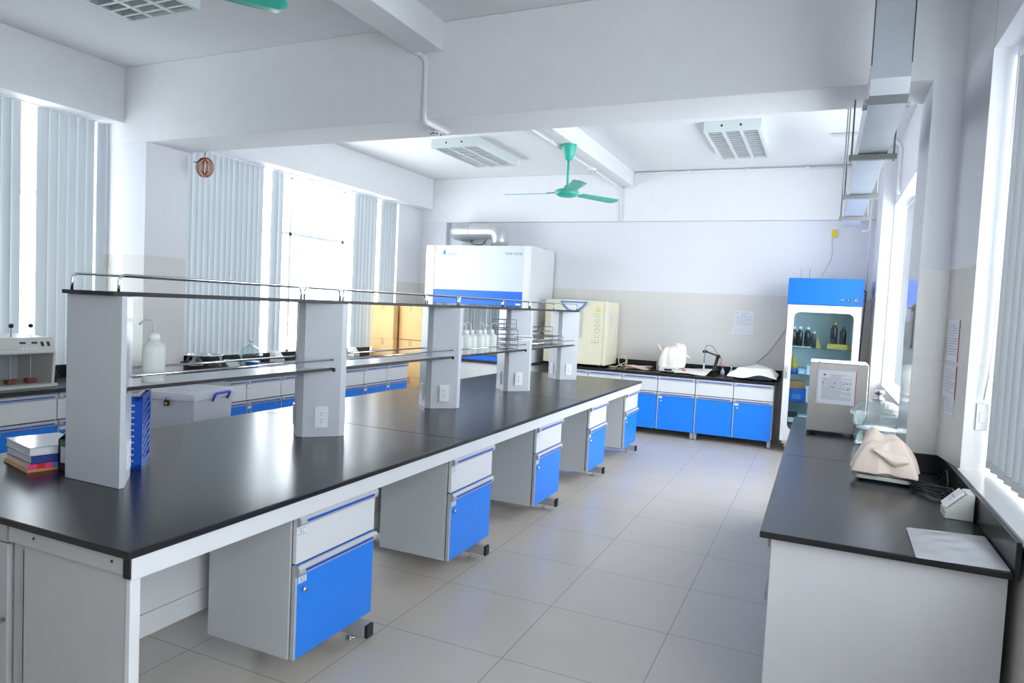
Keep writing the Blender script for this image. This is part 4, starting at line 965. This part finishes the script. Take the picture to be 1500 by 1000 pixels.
# ------------------------------------------------------------------ ceiling fixtures
def troffer(label, x0, x1, y0, y1, z):
    t = thing('ceiling_light', label, 'ceiling light', ((x0+x1)/2, (y0+y1)/2, z), 0, 'louvred ceiling lights')
    w, d = (x1-x0)/2, (y1-y0)/2; zt = ZC-z
    b = MB([mat('fixture_white_%d' % int(x0*100), (.72, .78, .77, 1), .4), BLKP])
    b.box(-w, w, -d, -d+.02, 0, zt-.001, 0); b.box(-w, w, d-.02, d, 0, zt-.001, 0); b.box(-w, -w+.02, -d+.02, d-.02, 0, zt-.001, 0); b.box(w-.02, w, -d+.02, d-.02, 0, zt-.001, 0); b.box(-w+.02, w-.02, -d+.02, d-.02, zt-.02, zt-.001, 0)
    for xx in (-.36*w, .3*w): b.cyl((xx, -d-.001, zt*.55), (xx, -d+.001, zt*.55), .012, 12, 1)
    b.build('housing', t)
    lane = 2*w/3
    for i in range(3):
        cx = -w+lane*(i+.5)
        b = MB(OUTW); b.cyl((cx, -d+.04, zt*.62), (cx, d-.04, zt*.62), .013, 10); b.build('tube', t)
    b = MB(REFLECT)
    for i in range(4): x = -w+.02+(2*w-.04)*i/3; b.prism([(x-.018, .002), (x+.018, .002), (x+.003, .052), (x-.003, .052)], -d+.02, d-.02, 'y')
    n = 14
    for j in range(1, n):
        y = -d+2*d*j/n; b.prism([(y-.010, .004), (y+.010, .004), (y+.002, .045), (y-.002, .045)], -w+.02, w-.02, 'x')
    b.build('louvre', t)
troffer('louvred ceiling light on the left in the farther bay', -4.55, -3.90, 7.42, 8.64, 3.55)
troffer('louvred ceiling light on the right in the farther bay', -1.26, -.69, 7.42, 8.76, 3.55)
troffer('louvred ceiling light at the top left in the nearer bay', -4.65, -3.97, 2.20, 3.44, 3.55)
def fan(label, x, y, ztop, zhub, ang, rad, blades_lab=None):
    t = thing('ceiling_fan', label, 'ceiling fan', (x, y, zhub), R(ang), 'teal ceiling fans'); q = ztop-zhub
    b = MB(TEAL); b.lathe([(0, q), (.085, q), (.08, q-.02), (.055, q-.12), (.03, q-.17), (0, q-.17)], seg=24); b.build('canopy', t)
    b = MB(TEAL); b.cyl((0, 0, .05), (0, 0, q-.15), .014, 12); b.build('downrod', t)
    b = MB(TEAL); b.lathe([(0, .075), (.03, .075), (.04, .04), (.11, .03), (.135, .01), (.13, -.02), (.09, -.045), (0, -.055)], seg=32); b.build('motor', t)
    for k in range(3):
        a = 2*PI*k/3; b = MB(TEAL); b.M = Matrix.Rotation(a, 4, 'Z')
        def blade(u, v):
            L = .19+(rad-.19)*u; w = (.055+.02*u)*(1 if u < .93 else math.sqrt(max(.02, 1-((u-.93)/.07)**2)))
            s = (v-.5)*2
            return (L, s*w, -.005-s*w*.20)
        b.grid(blade, 16, 4); bl = b.build('blade', t, solid=.004)
        b = MB(STEEL); b.M = Matrix.Rotation(a, 4, 'Z'); b.box(.10, .24, -.022, .022, -.004, .004); b.build('blade_bracket', bl, .002)
    return t
fan('teal ceiling fan hanging from the beam in the farther bay', -2.66, 7.22, 3.45, 2.93, 60, .76)
fan('teal ceiling fan in the nearer bay, only a blade tip showing', -2.70, 1.80, 3.45, 2.93, 52, .76)
def smoke(label, x, y, z):
    t = thing('smoke_detector', label, 'smoke detector', (x, y, z), 0, 'smoke detectors')
    b = MB(OUTW); b.lathe([(0, 0), (.055, 0), (.055, -.018), (0, -.018)], seg=24); b.build('base', t)
    b = MB([OUTW, BLKP]); b.lathe([(0, -.018), (.048, -.018), (.046, -.035), (.03, -.05), (0, -.052)], seg=24, mi=0)
    for a in range(0, 360, 45): b.box(.036*math.cos(R(a))-.006, .036*math.cos(R(a))+.006, .036*math.sin(R(a))-.006, .036*math.sin(R(a))+.006, -.046, -.036, 1)
    b.build('sensor_head', t)
smoke('white smoke detector under the cross beam', -2.775, 4.585, 2.972)
smoke('white smoke detector beside the farther lengthwise beam', -2.79, 8.45, 3.448)
def conduit(label, runs, r=.016, m=None):
    t = thing('conduit', label, 'conduit', (0, 0, 0), 0, 'white wiring conduits')
    for pts in runs: b = MB(m or OUTW); b.tube(fillet(pts, .05), r, 10); b.build('pipe_run', t)
    b = MB(OUTW)
    for pts in runs:
        for p, q in zip(pts, pts[1:]):
            L = (Vector(q)-Vector(p)).length
            if L < .8: continue
            for k in range(1, int(L/.8)+1):
                c = Vector(p).lerp(Vector(q), k/(int(L/.8)+1)); b.box(c.x-.022, c.x+.022, c.y-.022, c.y+.022, c.z-.019, c.z+.019)
    if len(b.bm.verts): b.build('saddle_clip', t, .003)
    else: b.bm.free()
conduit('white conduit along the nearer lengthwise beam and down the cross beam face', [[(-2.865, -1.5, 3.50), (-2.865, 4.325, 3.50), (-2.72, 4.325, 3.40), (-2.72, 4.325, 2.955), (-2.72, 4.66, 2.955)]], .017)
conduit('white conduit along the farther lengthwise beam and down the back beam', [[(-2.79, 4.83, 3.432), (-2.79, 9.81, 3.432), (-2.77, 9.812, 2.96)], [(-2.79, 9.806, 3.43), (-2.585, 9.806, 3.45), (-2.585, 9.806, 3.635), (.45, 9.806, 3.62)]], .014)
conduit('pair of white conduits looping from the right wall to the ceiling in the farther bay', [[(-.05, 8.2, 3.645), (.52, 8.2, 3.60), (.63, 8.2, 3.50), (.63, 8.2, 3.0)], [(.25, 8.95, 3.56), (.60, 8.95, 3.50), (.62, 8.95, 2.3)]], .018)
conduit('white conduit hooking from the duct down the far right corner', [[(.36, 9.3, 2.75), (.44, 9.3, 2.75), (.455, 9.3, 3.2)], [(.47, 9.75, 3.3), (.47, 9.75, 1.9)]], .012)
t = thing('cable_coil', 'coil of brown cable hanging from the cross beam by the left column', 'cable', (-5.47, 4.835, 0))
b = MB(COPPER)
for k in range(9):
    rr = .082+random.uniform(-.02, .015); tl = random.uniform(-.5, .5)
    b.tube([(rr*math.cos(a)*math.cos(tl)*(.85), rr*math.cos(a)*math.sin(tl), 2.835+rr*math.sin(a)+random.uniform(-.004, .004)) for a in [2*PI*q/24 for q in range(24)]], .0042, 5, closed=True)
b.build('coil_loops', t)
b = MB(COPPER); b.tube([(0, 0, 2.91), (-.005, 0, 2.95), (0, 0, 2.98)], .005, 6); b.build('hanger', t)
b = MB([BLKP, COPPER]); b.tube([(-.01, -.01, 2.92), (-.06, -.02, 2.895), (-.09, -.02, 2.88), (-.13, -.02, 2.89)], .004, 6, 0); b.lathe([(0, -.012), (.012, 0), (0, .012)], (-.085, -.02, 2.882), 10); b.build('loose_end', t)
# galvanised duct
t = thing('air_duct', 'galvanised rectangular air duct hung along the right side of the ceiling', 'duct', (0, 0, 0))
DX0, DX1, DZ0, DZ1 = .128, .282, 2.65, 2.84
b = MB(GALV); b.box(DX0, DX1, 3.60, 8.05, DZ0, DZ1); b.build('horizontal_run', t)
b = MB(GALV); b.prism([(3.498, 2.86), (3.498, 2.74), (3.53, 2.675), (3.58, DZ0-.002), (3.66, DZ0-.002), (3.66, 2.838)], DX0-.002, DX1+.002, 'x'); b.build('elbow', t)
b = MB(GALV); b.box(DX0, DX1, 3.50, 3.68, 2.845, ZC-.01); b.build('vertical_drop', t)
b = MB(BLKP)
for xx in (DX0-.003, DX1+.001): b.box(xx-.001, xx+.003, 3.496, 3.50, 2.80, ZC-.01)
b.build('seam', t)
b = MB(GALV)
for k in range(3):
    for s in (0, 1): b.box(DX0-.022 if s == 0 else DX1+.002, DX0-.002 if s == 0 else DX1+.022, 3.60+.05*k, 3.612+.05*k, DZ0+.01, DZ0+.03)
b.build('flange_tab', t)
b = MB(GALV); b.prism([(8.05, DZ0+.02), (8.05, DZ1), (8.45, DZ1), (8.35, DZ0+.03)], DX0+.005, DX1-.005, 'x'); b.build('end_cap', t, .002)
for y in (4.62, 6.05, 7.3):
    b = MB(DSTEEL); b.box(DX0-.05, DX1+.05, y-.02, y+.02, DZ0-.035, DZ0-.003); br = b.build('hanger_bracket', t, .002)
    for xx in (DX0-.035, DX1+.035):
        b = MB(DSTEEL); b.cyl((xx, y, DZ0-.045), (xx, y, ZC if y > 4.9 else 2.99), .005, 6); b.build('hanger_rod', br)

# label lettering (nearest cabinets)
for txt, par, x, y, z in text_tags: text_mesh(txt, .020, LOGOB, 'tag_lettering', par, Matrix.Translation((x, y-.0002, z)) @ FACE_NEGY, .0002)

# ------------------------------------------------------------------ light
wd = bpy.data.worlds.new('daylight'); SC.world = wd; wd.use_nodes = True
bg = wd.node_tree.nodes['Background']; bg.inputs[0].default_value = (.95, .975, 1.0, 1); bg.inputs[1].default_value = 9
def portal(x, y0, y1, z0, z1, sgn):
    l = bpy.data.lights.new('daylight_portal', 'AREA'); l.shape = 'RECTANGLE'; l.size = z1-z0; l.size_y = y1-y0
    o = bpy.data.objects.new('daylight_portal', l); COL.objects.link(o); o.location = (x, (y0+y1)/2, (z0+z1)/2); o.rotation_euler = (0, sgn*PI/2, 0)
    l.cycles.is_portal = True
portal(-6.48, 1.1, 4.32, .9, 3.2, -1); portal(-6.48, 4.85, 9.16, .9, 3.2, -1)
portal(.99, -.5, 3.96, .95, 2.98, 1); portal(.99, 4.95, 8.88, .95, 2.98, 1)
vs = SC.view_settings; vs.view_transform = 'Standard'; vs.look = 'None'; vs.gamma = 1; vs.use_curve_mapping = False; vs.exposure = .2
cy_ = SC.cycles; cy_.max_bounces = 12; cy_.diffuse_bounces = 6; cy_.glossy_bounces = 5; cy_.transmission_bounces = 10; cy_.transparent_max_bounces = 12
cy_.sample_clamp_indirect = 6; cy_.caustics_reflective = False; cy_.caustics_refractive = False
